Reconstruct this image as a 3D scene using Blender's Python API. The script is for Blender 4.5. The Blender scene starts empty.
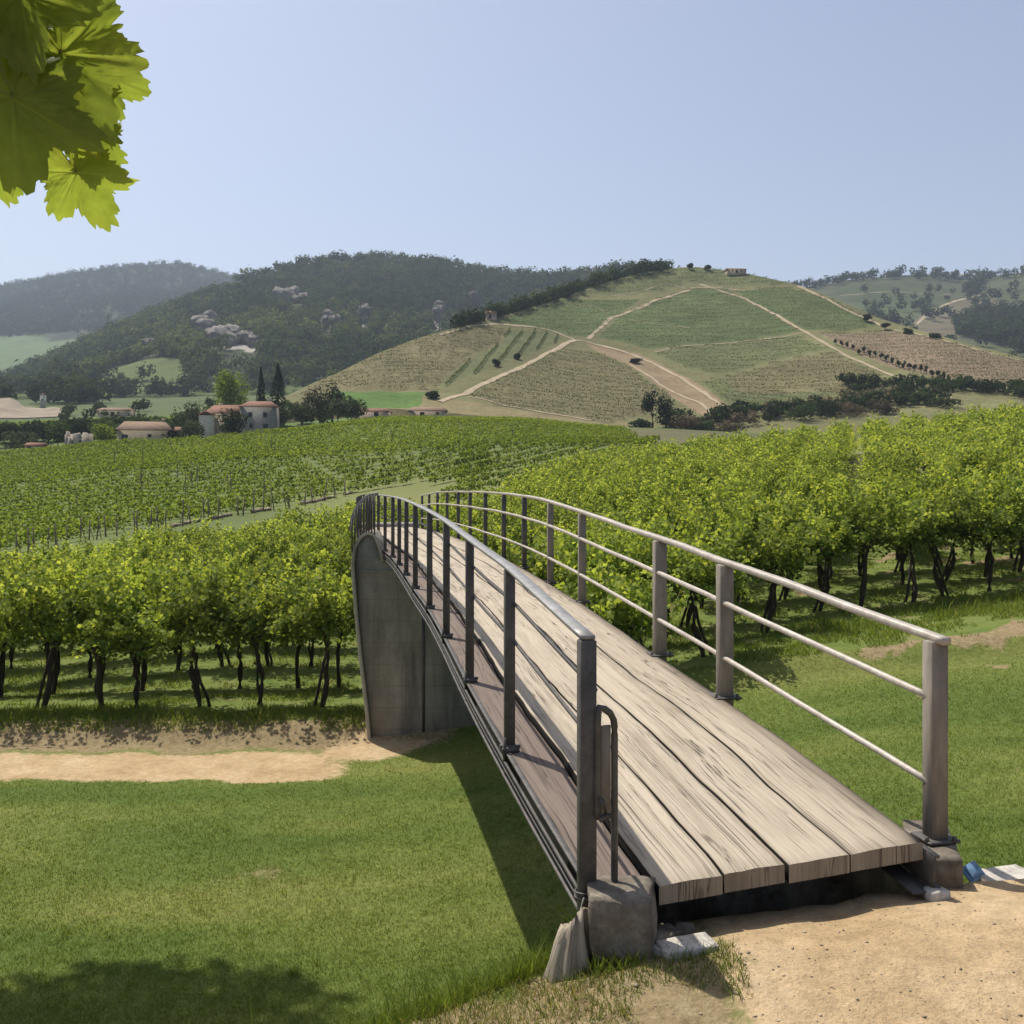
import bpy, math, random
import numpy as np
from math import radians, sin, cos, pi

# ------------------------------------------------------------------ camera, sky, sun, exposure
SC = bpy.context.scene
COL = SC.collection
FPX, CX, HY = 1000.0, 512.0, 470.0        # focal length in pixels, picture centre, horizon row
cam_d = bpy.data.cameras.new('camera')
cam_d.sensor_width = 36.0
cam_d.lens = 36.0 * FPX / 1024.0
cam_d.shift_y = -(512.0 - HY) / 1024.0
cam_d.clip_start = 0.05
cam_d.clip_end = 20000
cam = bpy.data.objects.new('camera', cam_d)
cam.location = (0, 0, 0)
cam.rotation_euler = (radians(90), 0, 0)
COL.objects.link(cam)
SC.camera = cam

SUN_EL, SUN_AZ = radians(61), radians(-44)     # azimuth measured from +Y towards +X
TOSUN = np.array([cos(SUN_EL) * sin(SUN_AZ), cos(SUN_EL) * cos(SUN_AZ), sin(SUN_EL)])
world = bpy.data.worlds.new("World")
SC.world = world
world.use_nodes = True
wn = world.node_tree.nodes
wl = world.node_tree.links
bg = wn.get('Background') or wn.new('ShaderNodeBackground')
wo = wn.get('World Output') or wn.new('ShaderNodeOutputWorld')
sky = wn.new('ShaderNodeTexSky')
sky.sky_type = 'NISHITA'
sky.sun_disc = False
sky.sun_elevation = SUN_EL
sky.sun_rotation = SUN_AZ
sky.air_density = 1.0
sky.dust_density = 2.6
sky.ozone_density = 1.3
sky.altitude = 200
hs = wn.new('ShaderNodeHueSaturation')
hs.inputs['Saturation'].default_value = 0.84
hs.inputs['Hue'].default_value = 0.507
wl.new(sky.outputs[0], hs.inputs['Color'])
wl.new(hs.outputs[0], bg.inputs[0])
wl.new(bg.outputs[0], wo.inputs[0])
bg.inputs[1].default_value = 0.102
sl = bpy.data.lights.new('sun', 'SUN')
sl.energy = 4.3
sl.angle = radians(0.5)
sl.color = (1.0, 0.95, 0.86)
sun = bpy.data.objects.new('sun', sl)
sun.rotation_euler = (pi / 2 - SUN_EL, 0, -SUN_AZ + pi)
from mathutils import Vector
sun.rotation_euler = Vector(-TOSUN).to_track_quat('-Z', 'Y').to_euler()
COL.objects.link(sun)
SC.view_settings.view_transform = 'Standard'
SC.view_settings.look = 'None'
SC.view_settings.gamma = 1
SC.view_settings.use_curve_mapping = False
SC.view_settings.exposure = 0.46
SC.cycles.max_bounces = 8
SC.cycles.transparent_max_bounces = 8
SC.cycles.volume_bounces = 0

rng = np.random.default_rng(7)
random.seed(7)

# ------------------------------------------------------------------ helpers
def np_mesh(name, V, F, smooth=False, attrs=None, uv=None):
    """V (n,3); F a list of index arrays with equal side counts, or one (m,k) array."""
    V = np.asarray(V, dtype=np.float32)
    Fs = F if isinstance(F, list) else [F]
    Fs = [np.asarray(f, dtype=np.int32) for f in Fs if len(f)]
    me = bpy.data.meshes.new(name)
    me.vertices.add(len(V))
    me.vertices.foreach_set('co', V.ravel())
    loops = np.concatenate([f.ravel() for f in Fs])
    sizes = np.concatenate([np.full(len(f), f.shape[1], dtype=np.int32) for f in Fs])
    starts = np.concatenate([[0], np.cumsum(sizes)[:-1]]).astype(np.int32)
    me.loops.add(len(loops))
    me.loops.foreach_set('vertex_index', loops)
    me.polygons.add(len(sizes))
    me.polygons.foreach_set('loop_start', starts)
    me.polygons.foreach_set('loop_total', sizes)
    me.update(calc_edges=True)
    if smooth:
        me.polygons.foreach_set('use_smooth', np.ones(len(sizes), dtype=bool))
    for k, a in (attrs or {}).items():
        a = np.asarray(a, dtype=np.float32)
        if a.ndim == 1:
            at = me.attributes.new(k, 'FLOAT', 'POINT')
            at.data.foreach_set('value', a)
        else:
            at = me.attributes.new(k, 'FLOAT_COLOR', 'POINT')
            if a.shape[1] == 3:
                a = np.concatenate([a, np.ones((len(a), 1), np.float32)], 1)
            at.data.foreach_set('color', a.ravel())
    me.validate(verbose=False)
    return me

def link(name, me, mat=None, parent=None, loc=None):
    o = bpy.data.objects.new(name, me)
    COL.objects.link(o)
    if mat is not None:
        me.materials.append(mat)
    if loc is not None:
        o.location = loc
    if parent is not None:
        o.parent = parent
    return o

def tag(o, label=None, cat=None, group=None, kind=None):
    if label: o['label'] = label
    if cat: o['category'] = cat
    if group: o['group'] = group
    if kind: o['kind'] = kind
    return o

def empty(name, loc, label=None, cat=None, group=None, rz=0):
    o = bpy.data.objects.new(name, None)
    COL.objects.link(o)
    o.location = loc
    o.rotation_euler = (0, 0, rz)
    o.empty_display_size = 0.2
    return tag(o, label, cat, group)

class MB:
    """collects quads and triangles"""
    def __init__(s): s.V = []; s.Q = []; s.T = []; s.n = 0; s.A = {}
    def add(s, V, Q=None, T=None, **at):
        V = np.asarray(V, dtype=np.float64).reshape(-1, 3)
        if Q is not None and len(Q): s.Q.append(np.asarray(Q, dtype=np.int64).reshape(-1, 4) + s.n)
        if T is not None and len(T): s.T.append(np.asarray(T, dtype=np.int64).reshape(-1, 3) + s.n)
        for k, a in at.items():
            a = np.asarray(a, dtype=np.float64)
            if a.ndim == 0: a = np.full(len(V), float(a))
            elif a.ndim == 1 and len(a) == 3 and len(V) != 3: a = np.tile(a, (len(V), 1))
            s.A.setdefault(k, []).append(a)
        s.V.append(V); s.n += len(V)
        return s
    def box(s, c, size, rz=0.0, rx=0.0, ry=0.0, bev=0.0, jit=0.0, **at):
        sx, sy, sz = [d / 2 for d in size]
        if bev > 0:
            b = min(bev, sx * .9, sy * .9, sz * .9)
            ring = []
            for z, ins in ((-sz, b), (-sz + b, 0), (sz - b, 0), (sz, b)):
                X, Y = sx - ins, sy - ins
                cc = b * .6 if ins == 0 else b * .3
                for (px, py) in ((X - cc, -Y), (X, -Y + cc), (X, Y - cc), (X - cc, Y), (-X + cc, Y), (-X, Y - cc), (-X, -Y + cc), (-X + cc, -Y)):
                    ring.append((px, py, z))
            V = np.array(ring); Q = []; T = []
            for k in range(3):
                for i in range(8):
                    Q.append((k*8+i, k*8+(i+1) % 8, (k+1)*8+(i+1) % 8, (k+1)*8+i))
            V = np.vstack([V, [[0, 0, -sz], [0, 0, sz]]])
            for i in range(8):
                T.append((32, (i+1) % 8, i)); T.append((33, 24+i, 24+(i+1) % 8))
        else:
            V = np.array([(x, y, z) for z in (-sz, sz) for (x, y) in ((-sx, -sy), (sx, -sy), (sx, sy), (-sx, sy))], float)
            Q = [(3, 2, 1, 0), (4, 5, 6, 7), (0, 1, 5, 4), (1, 2, 6, 5), (2, 3, 7, 6), (3, 0, 4, 7)]; T = None
        if jit: V = V + rng.normal(0, jit, V.shape)
        V = V @ rotm(rx, ry, rz).T + np.asarray(c, float)
        return s.add(V, Q, T, **at)
    def tube(s, P, r, sides=8, flat=None, up=(0, 0, 1), **at):
        V, Q, T = sweep(P, r, sides, flat, up)
        return s.add(V, Q, T, **at)
    def build(s, name, mat=None, parent=None, smooth=False, rel=True):
        V = np.vstack(s.V)
        if parent is not None and rel:
            p = parent
            off = np.zeros(3)
            while p is not None:
                off += np.array(p.location); p = p.parent
            V = V - off
        F = []
        if s.Q: F.append(np.vstack(s.Q))
        if s.T: F.append(np.vstack(s.T))
        at = {k: np.concatenate(a) for k, a in s.A.items()}
        at = {k: a for k, a in at.items() if len(a) == len(V)}
        return link(name, np_mesh(name, V, F, smooth, at), mat, parent)

def rotm(rx, ry, rz):
    cx, sx, cy, sy, cz, sz = cos(rx), sin(rx), cos(ry), sin(ry), cos(rz), sin(rz)
    Rx = np.array([[1, 0, 0], [0, cx, -sx], [0, sx, cx]])
    Ry = np.array([[cy, 0, sy], [0, 1, 0], [-sy, 0, cy]])
    Rz = np.array([[cz, -sz, 0], [sz, cz, 0], [0, 0, 1]])
    return Rz @ Ry @ Rx

def sweep(P, r, sides=8, flat=None, up=(0, 0, 1)):
    P = np.asarray(P, float)
    n = len(P)
    r = np.broadcast_to(np.asarray(r, float), (n,))
    T = np.gradient(P, axis=0)
    T /= np.linalg.norm(T, axis=1)[:, None] + 1e-9
    up = np.asarray(up, float)
    S = np.cross(T, up)
    bad = np.linalg.norm(S, axis=1) < 1e-3
    S[bad] = np.cross(T[bad], np.array([0.0, 1.0, 0.0]))
    S /= np.linalg.norm(S, axis=1)[:, None] + 1e-9
    U = np.cross(S, T)
    V = []
    if flat is not None:
        w, h = flat
        b = min(w, h) * .18
        prof = [(w/2-b, -h/2), (w/2, -h/2+b), (w/2, h/2-b), (w/2-b, h/2), (-w/2+b, h/2), (-w/2, h/2-b), (-w/2, -h/2+b), (-w/2+b, -h/2)]
        sides = 8
        for (a, c) in prof: V.append(P + S * a + U * c)
    else:
        for k in range(sides):
            t = 2 * pi * k / sides
            V.append(P + S * (r * cos(t))[:, None] + U * (r * sin(t))[:, None])
    V = np.stack(V, 1).reshape(-1, 3)
    i = np.arange(n - 1)[:, None] * sides
    k = np.arange(sides)[None, :]
    k2 = (k + 1) % sides
    Q = np.stack([i + k, i + k2, i + sides + k2, i + sides + k], -1).reshape(-1, 4)
    V = np.vstack([V, P[:1], P[-1:]])
    m = n * sides
    kk = np.arange(sides)
    T1 = np.stack([np.full(sides, m), (kk + 1) % sides, kk], 1)
    T2 = np.stack([np.full(sides, m + 1), (n - 1) * sides + kk, (n - 1) * sides + (kk + 1) % sides], 1)
    return V, Q, np.vstack([T1, T2])

def smoothstep(a, b, x):
    t = np.clip((np.asarray(x, float) - a) / (b - a), 0, 1)
    return t * t * (3 - 2 * t)

_perm = np.random.default_rng(3).random((256, 256))
def vnoise(x, y):
    x = np.asarray(x, float); y = np.asarray(y, float)
    xi = np.floor(x).astype(int); yi = np.floor(y).astype(int)
    fx = x - xi; fy = y - yi
    fx = fx * fx * (3 - 2 * fx); fy = fy * fy * (3 - 2 * fy)
    g = lambda a, b: _perm[a & 255, b & 255]
    return ((g(xi, yi) * (1 - fx) + g(xi + 1, yi) * fx) * (1 - fy) + (g(xi, yi + 1) * (1 - fx) + g(xi + 1, yi + 1) * fx) * fy) * 2 - 1
def fbm(x, y, o=4):
    s = 0; a = 1.0; t = 0
    for k in range(o):
        s = s + a * vnoise(x * 2**k + 17.3 * k, y * 2**k + 9.1 * k); t += a; a *= .5
    return s / t

def smcurve(xs, ys, sig=0.5):
    """smoothed table lookup"""
    g = np.linspace(xs[0] - 2, xs[-1] + 2, 1200)
    v = np.interp(g, xs, ys)
    sl0 = (ys[1] - ys[0]) / (xs[1] - xs[0]); sl1 = (ys[-1] - ys[-2]) / (xs[-1] - xs[-2])
    v = np.where(g < xs[0], ys[0] + (g - xs[0]) * sl0, np.where(g > xs[-1], ys[-1] + (g - xs[-1]) * sl1, v))
    dx = g[1] - g[0]
    n = int(4 * sig / dx)
    k = np.exp(-.5 * (np.arange(-n, n + 1) * dx / sig) ** 2); k /= k.sum()
    pad = np.concatenate([v[0] + (np.arange(-n, 0)) * (v[1] - v[0]), v, v[-1] + np.arange(1, n + 1) * (v[-1] - v[-2])])
    v2 = np.convolve(pad, k, 'valid')
    return lambda x: np.interp(x, g, v2)

# ------------------------------------------------------------------ materials
class NT:
    def __init__(s, name):
        s.m = bpy.data.materials.new(name); s.m.use_nodes = True
        s.t = s.m.node_tree; s.n = s.t.nodes; s.n.clear()
        s.out = s.n.new('ShaderNodeOutputMaterial')
    def node(s, typ, **kw):
        nd = s.n.new(typ)
        for k, v in kw.items():
            if k.startswith('i_'):
                key = k[2:]
                key = int(key) if key.isdigit() else key.replace('_', ' ')
                s.set(nd.inputs[key], v)
            else: setattr(nd, k, v)
        return nd
    def set(s, sock, v):
        if hasattr(v, 'is_output') or isinstance(v, bpy.types.NodeSocket): s.t.links.new(v, sock)
        else:
            if sock.type == 'RGBA' and len(v) == 3: v = (*v, 1)
            sock.default_value = v
    def coord(s, which='Object'): return s.node('ShaderNodeTexCoord').outputs[which]
    def geo(s): return s.node('ShaderNodeNewGeometry').outputs['Position']
    def mapping(s, vec, scale=(1, 1, 1), rot=(0, 0, 0)):
        m = s.node('ShaderNodeMapping'); s.set(m.inputs['Vector'], vec)
        m.inputs['Scale'].default_value = scale; m.inputs['Rotation'].default_value = rot
        return m.outputs[0]
    def noise(s, vec, scale, detail=4, rough=.6, out='Fac', dist=0):
        n = s.node('ShaderNodeTexNoise'); s.set(n.inputs['Vector'], vec)
        n.inputs['Scale'].default_value = scale; n.inputs['Detail'].default_value = detail
        n.inputs['Roughness'].default_value = rough; n.inputs['Distortion'].default_value = dist
        return n.outputs[out]
    def attr(s, name, out='Color'):
        a = s.node('ShaderNodeAttribute'); a.attribute_name = name; return a.outputs[out]
    def ramp(s, fac, stops, interp='LINEAR'):
        r = s.node('ShaderNodeValToRGB'); s.set(r.inputs[0], fac); r.color_ramp.interpolation = interp
        e = r.color_ramp.elements
        while len(e) < len(stops): e.new(.5)
        for el, (p, c) in zip(e, stops):
            el.position = p
            el.color = (*c, 1) if isinstance(c, tuple) else (c, c, c, 1)
        return r.outputs[0]
    def mix(s, fac, a, b, mode='MIX'):
        m = s.node('ShaderNodeMix', data_type='RGBA', blend_type=mode)
        s.set(m.inputs['Factor'], fac); s.set(m.inputs[6], a); s.set(m.inputs[7], b)
        return m.outputs[2]
    def math(s, op, a, b=0.0):
        m = s.node('ShaderNodeMath', operation=op); s.set(m.inputs[0], a); s.set(m.inputs[1], b); return m.outputs[0]
    def bump(s, h, strength=.5, dist=.02):
        b = s.node('ShaderNodeBump'); s.set(b.inputs['Height'], h)
        b.inputs['Strength'].default_value = strength; b.inputs['Distance'].default_value = dist
        return b.outputs[0]
    def principled(s, col, rough=.8, normal=None, spec=.3, metal=0.0):
        p = s.node('ShaderNodeBsdfPrincipled')
        s.set(p.inputs['Base Color'], col); s.set(p.inputs['Roughness'], rough)
        p.inputs['Specular IOR Level'].default_value = spec
        p.inputs['Metallic'].default_value = metal
        if normal is not None: s.set(p.inputs['Normal'], normal)
        return p.outputs[0]
    def finish(s, shader):
        s.t.links.new(shader, s.out.inputs['Surface']); return s.m

def hsv_shift(nt, col, val): 
    return nt.mix(1.0, col, val, 'MULTIPLY')

def leaf_mat(name, dark, light, trans, tmix=.45, yellow=None, rough=.7, spec=.12):
    """foliage: per-leaf tint attribute, light through the leaf"""
    nt = NT(name)
    t = nt.attr('tint', 'Fac')
    stops = [(0.0, dark), (1.0, light)]
    if yellow: stops = [(0.0, dark), (.75, light), (1.0, yellow)]
    col = nt.ramp(t, stops)
    oi = nt.node('ShaderNodeObjectInfo').outputs['Random']
    v = nt.ramp(oi, [(0, .74), (1, 1.18)])
    col = nt.mix(1.0, col, v, 'MULTIPLY')
    p = nt.principled(col, rough, spec=spec)
    tc = nt.mix(1.0, col, trans, 'MULTIPLY')
    tr = nt.node('ShaderNodeBsdfTranslucent'); nt.set(tr.inputs[0], tc)
    mx = nt.node('ShaderNodeMixShader'); mx.inputs[0].default_value = tmix
    nt.t.links.new(p, mx.inputs[1]); nt.t.links.new(tr.outputs[0], mx.inputs[2])
    return nt.finish(mx.outputs[0])

def simple_mat(name, c1, c2, scale=4, rough=.8, bump=.3, bdist=.02, spec=.3, metal=0, vec='Object', stretch=(1, 1, 1), mid=.5):
    nt = NT(name)
    v = nt.mapping(nt.coord(vec), stretch)
    n = nt.noise(v, scale, 6, .65)
    col = nt.ramp(n, [(max(mid-.22, 0), c1), (min(mid+.22, 1), c2)])
    n2 = nt.noise(v, scale * 6, 4, .6)
    col = nt.mix(1.0, col, nt.ramp(n2, [(.3, .8), (.7, 1.15)]), 'MULTIPLY')
    return nt.finish(nt.principled(col, rough, nt.bump(n2, bump, bdist), spec, metal))
# ------------------------------------------------------------------ terrain functions (camera eye = 0,0,0)
YC_X = [-20, -6, -2, -.63, .22, 1.2, 2.4, 3.2, 6, 30]
YC_Y = [1.0, 2.4, 3.3, 4.15, 4.62, 4.9, 5.25, 5.2, 5.0, 5.0]
def bank_edge(X): return np.interp(X, YC_X, YC_Y)

MID_C = np.array([-2000, -500, 0, 140, 260, 390, 500, 620, 800, 1024, 1600, 3000], float)
MID_Y = np.array([65, 95, 130, 190, 215, 300, 450, 600, 800], float)
MID = np.array([
    [575, 570, 558, 545, 535, 525, 520, 515, 500, 480, 480, 480],
    [545, 540, 525, 512, 505, 498, 492, 486, 462, 445, 440, 440],
    [510, 505, 488, 472, 462, 455, 450, 448, 442, 434, 430, 430],
    [475, 470, 455, 443, 434, 425, 424, 431, 437, 428, 425, 425],
    [468, 465, 452, 445, 434, 421, 422, 429, 436, 424, 420, 420],
    [445, 440, 425, 420, 412, 409, 414, 424, 430, 418, 415, 415],
    [415, 410, 405, 402, 399, 398, 402, 415, 420, 410, 410, 410],
    [405, 400, 398, 396, 394, 394, 398, 410, 415, 405, 405, 405],
    [403, 398, 396, 394, 392, 392, 396, 405, 410, 405, 400, 400]], float)

def table2(X, Y):
    u = CX + FPX * X / np.maximum(Y, 1e-3)
    ci = np.clip(np.searchsorted(MID_C, u) - 1, 0, len(MID_C) - 2)
    ft = np.clip((u - MID_C[ci]) / (MID_C[ci + 1] - MID_C[ci]), 0, 1); ft = ft * ft * (3 - 2 * ft)
    ri = np.clip(np.searchsorted(MID_Y, Y) - 1, 0, len(MID_Y) - 2)
    fr = np.clip((Y - MID_Y[ri]) / (MID_Y[ri + 1] - MID_Y[ri]), 0, 1)
    a = MID[ri, ci] * (1 - ft) + MID[ri, ci + 1] * ft
    b = MID[ri + 1, ci] * (1 - ft) + MID[ri + 1, ci + 1] * ft
    return (HY - (a * (1 - fr) + b * fr)) / FPX * Y

def g_base(X, Y):
    X = np.asarray(X, float); Y = np.asarray(Y, float)
    right = -5.9 + .104 * X + .0425 * Y
    left = -5.75 + .016 * np.maximum(Y - 23, 0) - .085 * np.maximum(-X - 8, 0) * smoothstep(22, 30, Y)
    s = smoothstep(-5, 4, X)
    z = left * (1 - s) + right * s
    return z

def ground(X, Y):
    X = np.asarray(X, float); Y = np.asarray(Y, float)
    z = g_base(X, Y)
    Yc = bank_edge(X)
    top = -2.17 + .085 * smoothstep(.05, .7, X) * smoothstep(3.6, 4.4, Y) + .09 * np.minimum(X - 1, 0) + .03 * np.maximum(X - 2.5, 0)
    e = Y - Yc + .12 * fbm(X * 1.3, Y * 1.3, 3)
    bank = top - .82 * np.maximum(e, 0) - .06 * np.exp(-(e / .35) ** 2)
    bank = bank + .02 * fbm(X * 2.2, Y * 2.2, 4)
    z = np.maximum(z, bank)
    u = CX + FPX * X / np.maximum(Y, .5)
    Y0 = np.interp(u, [0, 380, 480, 620, 800], [46, 58, 72, 98, 104])
    w = smoothstep(0, 1, (Y - Y0) / (Y0 * .3))
    z = z * (1 - w) + table2(X, Y) * w
    # road cut and small earth bank on the vineyard side of it
    z = z + .03 * fbm(X * .8, Y * .8, 4) * smoothstep(5, 12, Y)
    z = z + .32 * smoothstep(20.7, 21.6, Y) * (1 - smoothstep(22.0, 27.0, Y)) * (X < 60)
    return z

ROAD_Y0, ROAD_Y1 = 18.45, 20.3

# colours of the ground's own cover, per vertex masks: R = bare earth, G = lawn, B = dry grass
def ground_masks(X, Y):
    u = CX + FPX * X / np.maximum(Y, .5)
    Yc = bank_edge(X)
    n = fbm(X * .9, Y * .9, 4); n2 = fbm(X * 3.1 + 5, Y * 3.1, 3)
    nl = fbm(X * .22 + 3, Y * .9 + 8, 4)
    e = Y - Yc
    plateau = 1 - smoothstep(-.05, .25, e + .15 * n)
    earth = plateau * smoothstep(.55, .95, X * .55 + .2 + .35 * n + (1.0 - .12 * Y) * .35)
    # sandy trail in front of the deck
    dxl = X - (0.95 + .10 * (4.6 - Y))
    earth = plateau * smoothstep(-.25, .35, dxl + .25 * n)
    dry = plateau * (1 - earth) * smoothstep(-.5, .2, .45 + .8 * n + .5 * n2 - .7 * smoothstep(-.25, .1, e))
    lawn = (1 - plateau) * (Y < 30)
    road = smoothstep(ROAD_Y0 - .12, ROAD_Y0 + .1, Y + .25 * n) * (1 - smoothstep(ROAD_Y1 - .25, ROAD_Y1 + .2, Y + .3 * n))
    road = road * (1 - smoothstep(-3.9, -2.6, X + .5 * n))
    earth = np.maximum(earth, road * (.85 + .15 * n2))
    # foot of the pier, and the scraped bank on the right
    m = np.exp(-(((X + 2.9) / 1.0) ** 2 + ((Y - 20.4) / .8) ** 2)) * 1.3
    earth = np.maximum(earth, np.clip(m + .5 * n - .1, 0, 1))
    rb = smoothstep(.3, .7, np.exp(-((Y - 21.9 - .05 * (X - 10)) / .6) ** 2) * smoothstep(4.5, 9.5, X) + .9 * n + .4 * n2 - .12)
    rb2 = rb * smoothstep(6.2, 8, X)
    rb2 = rb2 * .9
    lb = np.exp(-((Y - 21.05) / .8) ** 2) * smoothstep(-.6, -2.2, X)
    dry = np.maximum(dry, rb2)
    dry = np.maximum(dry, np.clip(lb * 1.2 + .5 * n - .1, 0, 1))
    # pinkish strip between the first vines of the right field
    dry = np.maximum(dry, smoothstep(.1, .5, n - .05) * smoothstep(24, 27, Y) * (1 - smoothstep(60, 90, Y)) * (X > 4) * .9)
    lawn = lawn * (Y < np.where(X < -.2, ROAD_Y0 + .1 + 2.6 * smoothstep(-4.6, -3.0, X), 21.4 + .04 * X)) 
    lawn_patch = lawn * np.clip(.5 + .95 * nl, 0, 1)
    dry = np.maximum(dry, lawn * smoothstep(.35, 1.1, .8 * np.exp(-((X + 3.8) / 1.5) ** 2 - ((Y - 14.2) / .5) ** 2) + .5 * n + .3 * n2) * .5)
    far = smoothstep(45, 60, Y)
    return np.stack([earth, lawn, np.clip(dry, 0, 1)], -1), lawn_patch

# ------------------------------------------------------------------ materials of the setting
def ground_material():
    nt = NT('ground_cover')
    pos = nt.geo()
    m = nt.node('ShaderNodeSeparateColor'); nt.set(m.inputs[0], nt.attr('mask'))
    patch = nt.attr('patch', 'Fac')
    n1 = nt.noise(pos, 1.3, 6, .65); n2 = nt.noise(pos, 9, 6, .7); n3 = nt.noise(pos, 55, 4, .7)
    grassy = nt.ramp(n1, [(.3, (.085, .125, .024)), (.5, (.125, .16, .036)), (.72, (.18, .18, .065))])
    lawn = nt.ramp(patch, [(.1, (.085, .122, .024)), (.5, (.118, .150, .032)), (.9, (.160, .175, .045))])
    lawn = nt.mix(1.0, lawn, nt.ramp(n2, [(.3, .72), (.7, 1.25)]), 'MULTIPLY')
    earth = nt.ramp(n1, [(.3, (.34, .235, .125)), (.5, (.43, .31, .175)), (.7, (.50, .375, .23))])
    earth = nt.mix(1.0, earth, nt.ramp(n3, [(.25, .72), (.5, 1.0), (.75, 1.12)]), 'MULTIPLY')
    earth = nt.mix(1.0, earth, nt.ramp(n2, [(.28, .75), (.6, 1.08)]), 'MULTIPLY')
    dry = nt.ramp(n2, [(.3, (.16, .115, .062)), (.5, (.25, .19, .10)), (.7, (.33, .265, .15))])
    dry = nt.mix(1.0, dry, nt.ramp(n3, [(.25, .7), (.75, 1.2)]), 'MULTIPLY')
    jit = nt.math('MULTIPLY', nt.math('SUBTRACT', n2, .5), .9)
    def edge(sock): 
        return nt.ramp(nt.math('ADD', sock, jit), [(.32, 0.0), (.68, 1.0)])
    col = nt.mix(nt.attr('field', 'Fac'), grassy, nt.attr('cover'))
    col = nt.mix(edge(m.outputs[1]), col, lawn)
    col = nt.mix(edge(m.outputs[2]), col, dry)
    col = nt.mix(edge(m.outputs[0]), col, earth)
    h = nt.math('ADD', n3, nt.math('MULTIPLY', n2, 2.4))
    return nt.finish(nt.principled(col, .95, nt.bump(h, .55, .03), .15))

M_GROUND = ground_material()
def hill_material(name, scale=.05):
    nt = NT(name)
    pos = nt.geo()
    n1 = nt.noise(pos, scale, 7, .65); n2 = nt.noise(pos, scale * 12, 5, .7)
    col = nt.mix(1.0, nt.attr('cover'), nt.ramp(n1, [(.3, .78), (.7, 1.2)]), 'MULTIPLY')
    col = nt.mix(1.0, col, nt.ramp(n2, [(.3, .8), (.7, 1.18)]), 'MULTIPLY')
    return nt.finish(nt.principled(col, .95, nt.bump(n2, .6, .6), .1))
M_HILL = hill_material('hill_cover')
M_PATH = simple_mat('pale_track', (.29, .225, .14), (.40, .32, .21), .3, .95, .3, .05)

def inpoly(px, py, poly):
    px = np.asarray(px); py = np.asarray(py)
    c = np.zeros(px.shape, bool)
    P = np.asarray(poly, float)
    j = len(P) - 1
    for i in range(len(P)):
        xi, yi = P[i]; xj, yj = P[j]
        if yi != yj:
            c ^= ((yi > py) != (yj > py)) & (px < (xj - xi) * (py - yi) / (yj - yi) + xi)
        j = i
    return c

# ------------------------------------------------------------------ near and middle ground: one sheet
def fan_grid(u0, u1, nu, y0, y1, ny):
    U = np.linspace(u0, u1, nu); Yv = np.geomspace(y0, y1, ny)
    UU, YY = np.meshgrid(U, Yv)
    i = np.arange(ny - 1)[:, None] * nu + np.arange(nu - 1)[None, :]
    Q = np.stack([i, i + 1, i + nu + 1, i + nu], -1).reshape(-1, 4)
    return UU, YY, Q

MIDFIELDS = []     # (polygon in (u,Y) space, ground colour) of the middle distance, filled here
def mid_cover(X, Y):
    u = CX + FPX * X / np.maximum(Y, .5)
    n = fbm(X * .05, Y * .05, 4)
    c = np.zeros(X.shape + (3,)); c[:] = (.115, .145, .044)
    hb = smoothstep(560, 640, u) * smoothstep(120, 150, Y)
    c = c * (1 - hb[..., None]) + hb[..., None] * np.array([.105, .10, .045])
    low = smoothstep(150, 70, Y)
    c += (low * smoothstep(240, 400, u))[..., None] * np.array([.06, .03, .02])
    band = (Y > 235) & (Y < 330)
    c[band] = (.085, .13, .03)
    far = Y > 330
    c[far] = (.07, .095, .03)
    c *= (1 + .25 * n)[..., None]
    return c

UU, YY, QQ = fan_grid(-1.5, 1.5, 640, 1.0, 820, 560)
XX = UU * YY
ZZ = ground(XX, YY)
msk, patch = ground_masks(XX, YY)
fieldm = smoothstep(50, 66, YY)
me = np_mesh('ground', np.stack([XX, YY, ZZ], -1).reshape(-1, 3), QQ, True,
             dict(mask=msk.reshape(-1, 3), patch=patch.ravel(), field=fieldm.ravel(), cover=mid_cover(XX, YY).reshape(-1, 3)))
tag(link('ground', me, M_GROUND), kind='structure')
# ground behind the camera and out to the horizon
g = MB()
gx = np.linspace(-60, 60, 60); gy = np.linspace(-60, 1.02, 40)
GX, GY = np.meshgrid(gx, gy)
i = np.arange(39)[:, None] * 60 + np.arange(59)[None, :]
gq = np.stack([i, i + 1, i + 61, i + 60], -1).reshape(-1, 4)
gz = -2.2 + .03 * fbm(GX, GY, 3)
me = np_mesh('dirt_yard', np.stack([GX, GY, gz - .01], -1).reshape(-1, 3), gq, True,
             dict(mask=np.tile([.6, 0, .8], (2400, 1)), patch=np.zeros(2400), field=np.zeros(2400), cover=np.zeros((2400, 3))))
tag(link('dirt_yard', me, M_GROUND), kind='structure')
R = 9000
me = np_mesh('horizon_ground', [(-R, -R, -16), (R, -R, -16), (R, R, -16), (-R, R, -16)], np.array([[0, 1, 2, 3]]), False,
             dict(cover=np.tile([.09, .11, .045], (4, 1))))
tag(link('horizon_ground', me, M_HILL), kind='structure')

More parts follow.
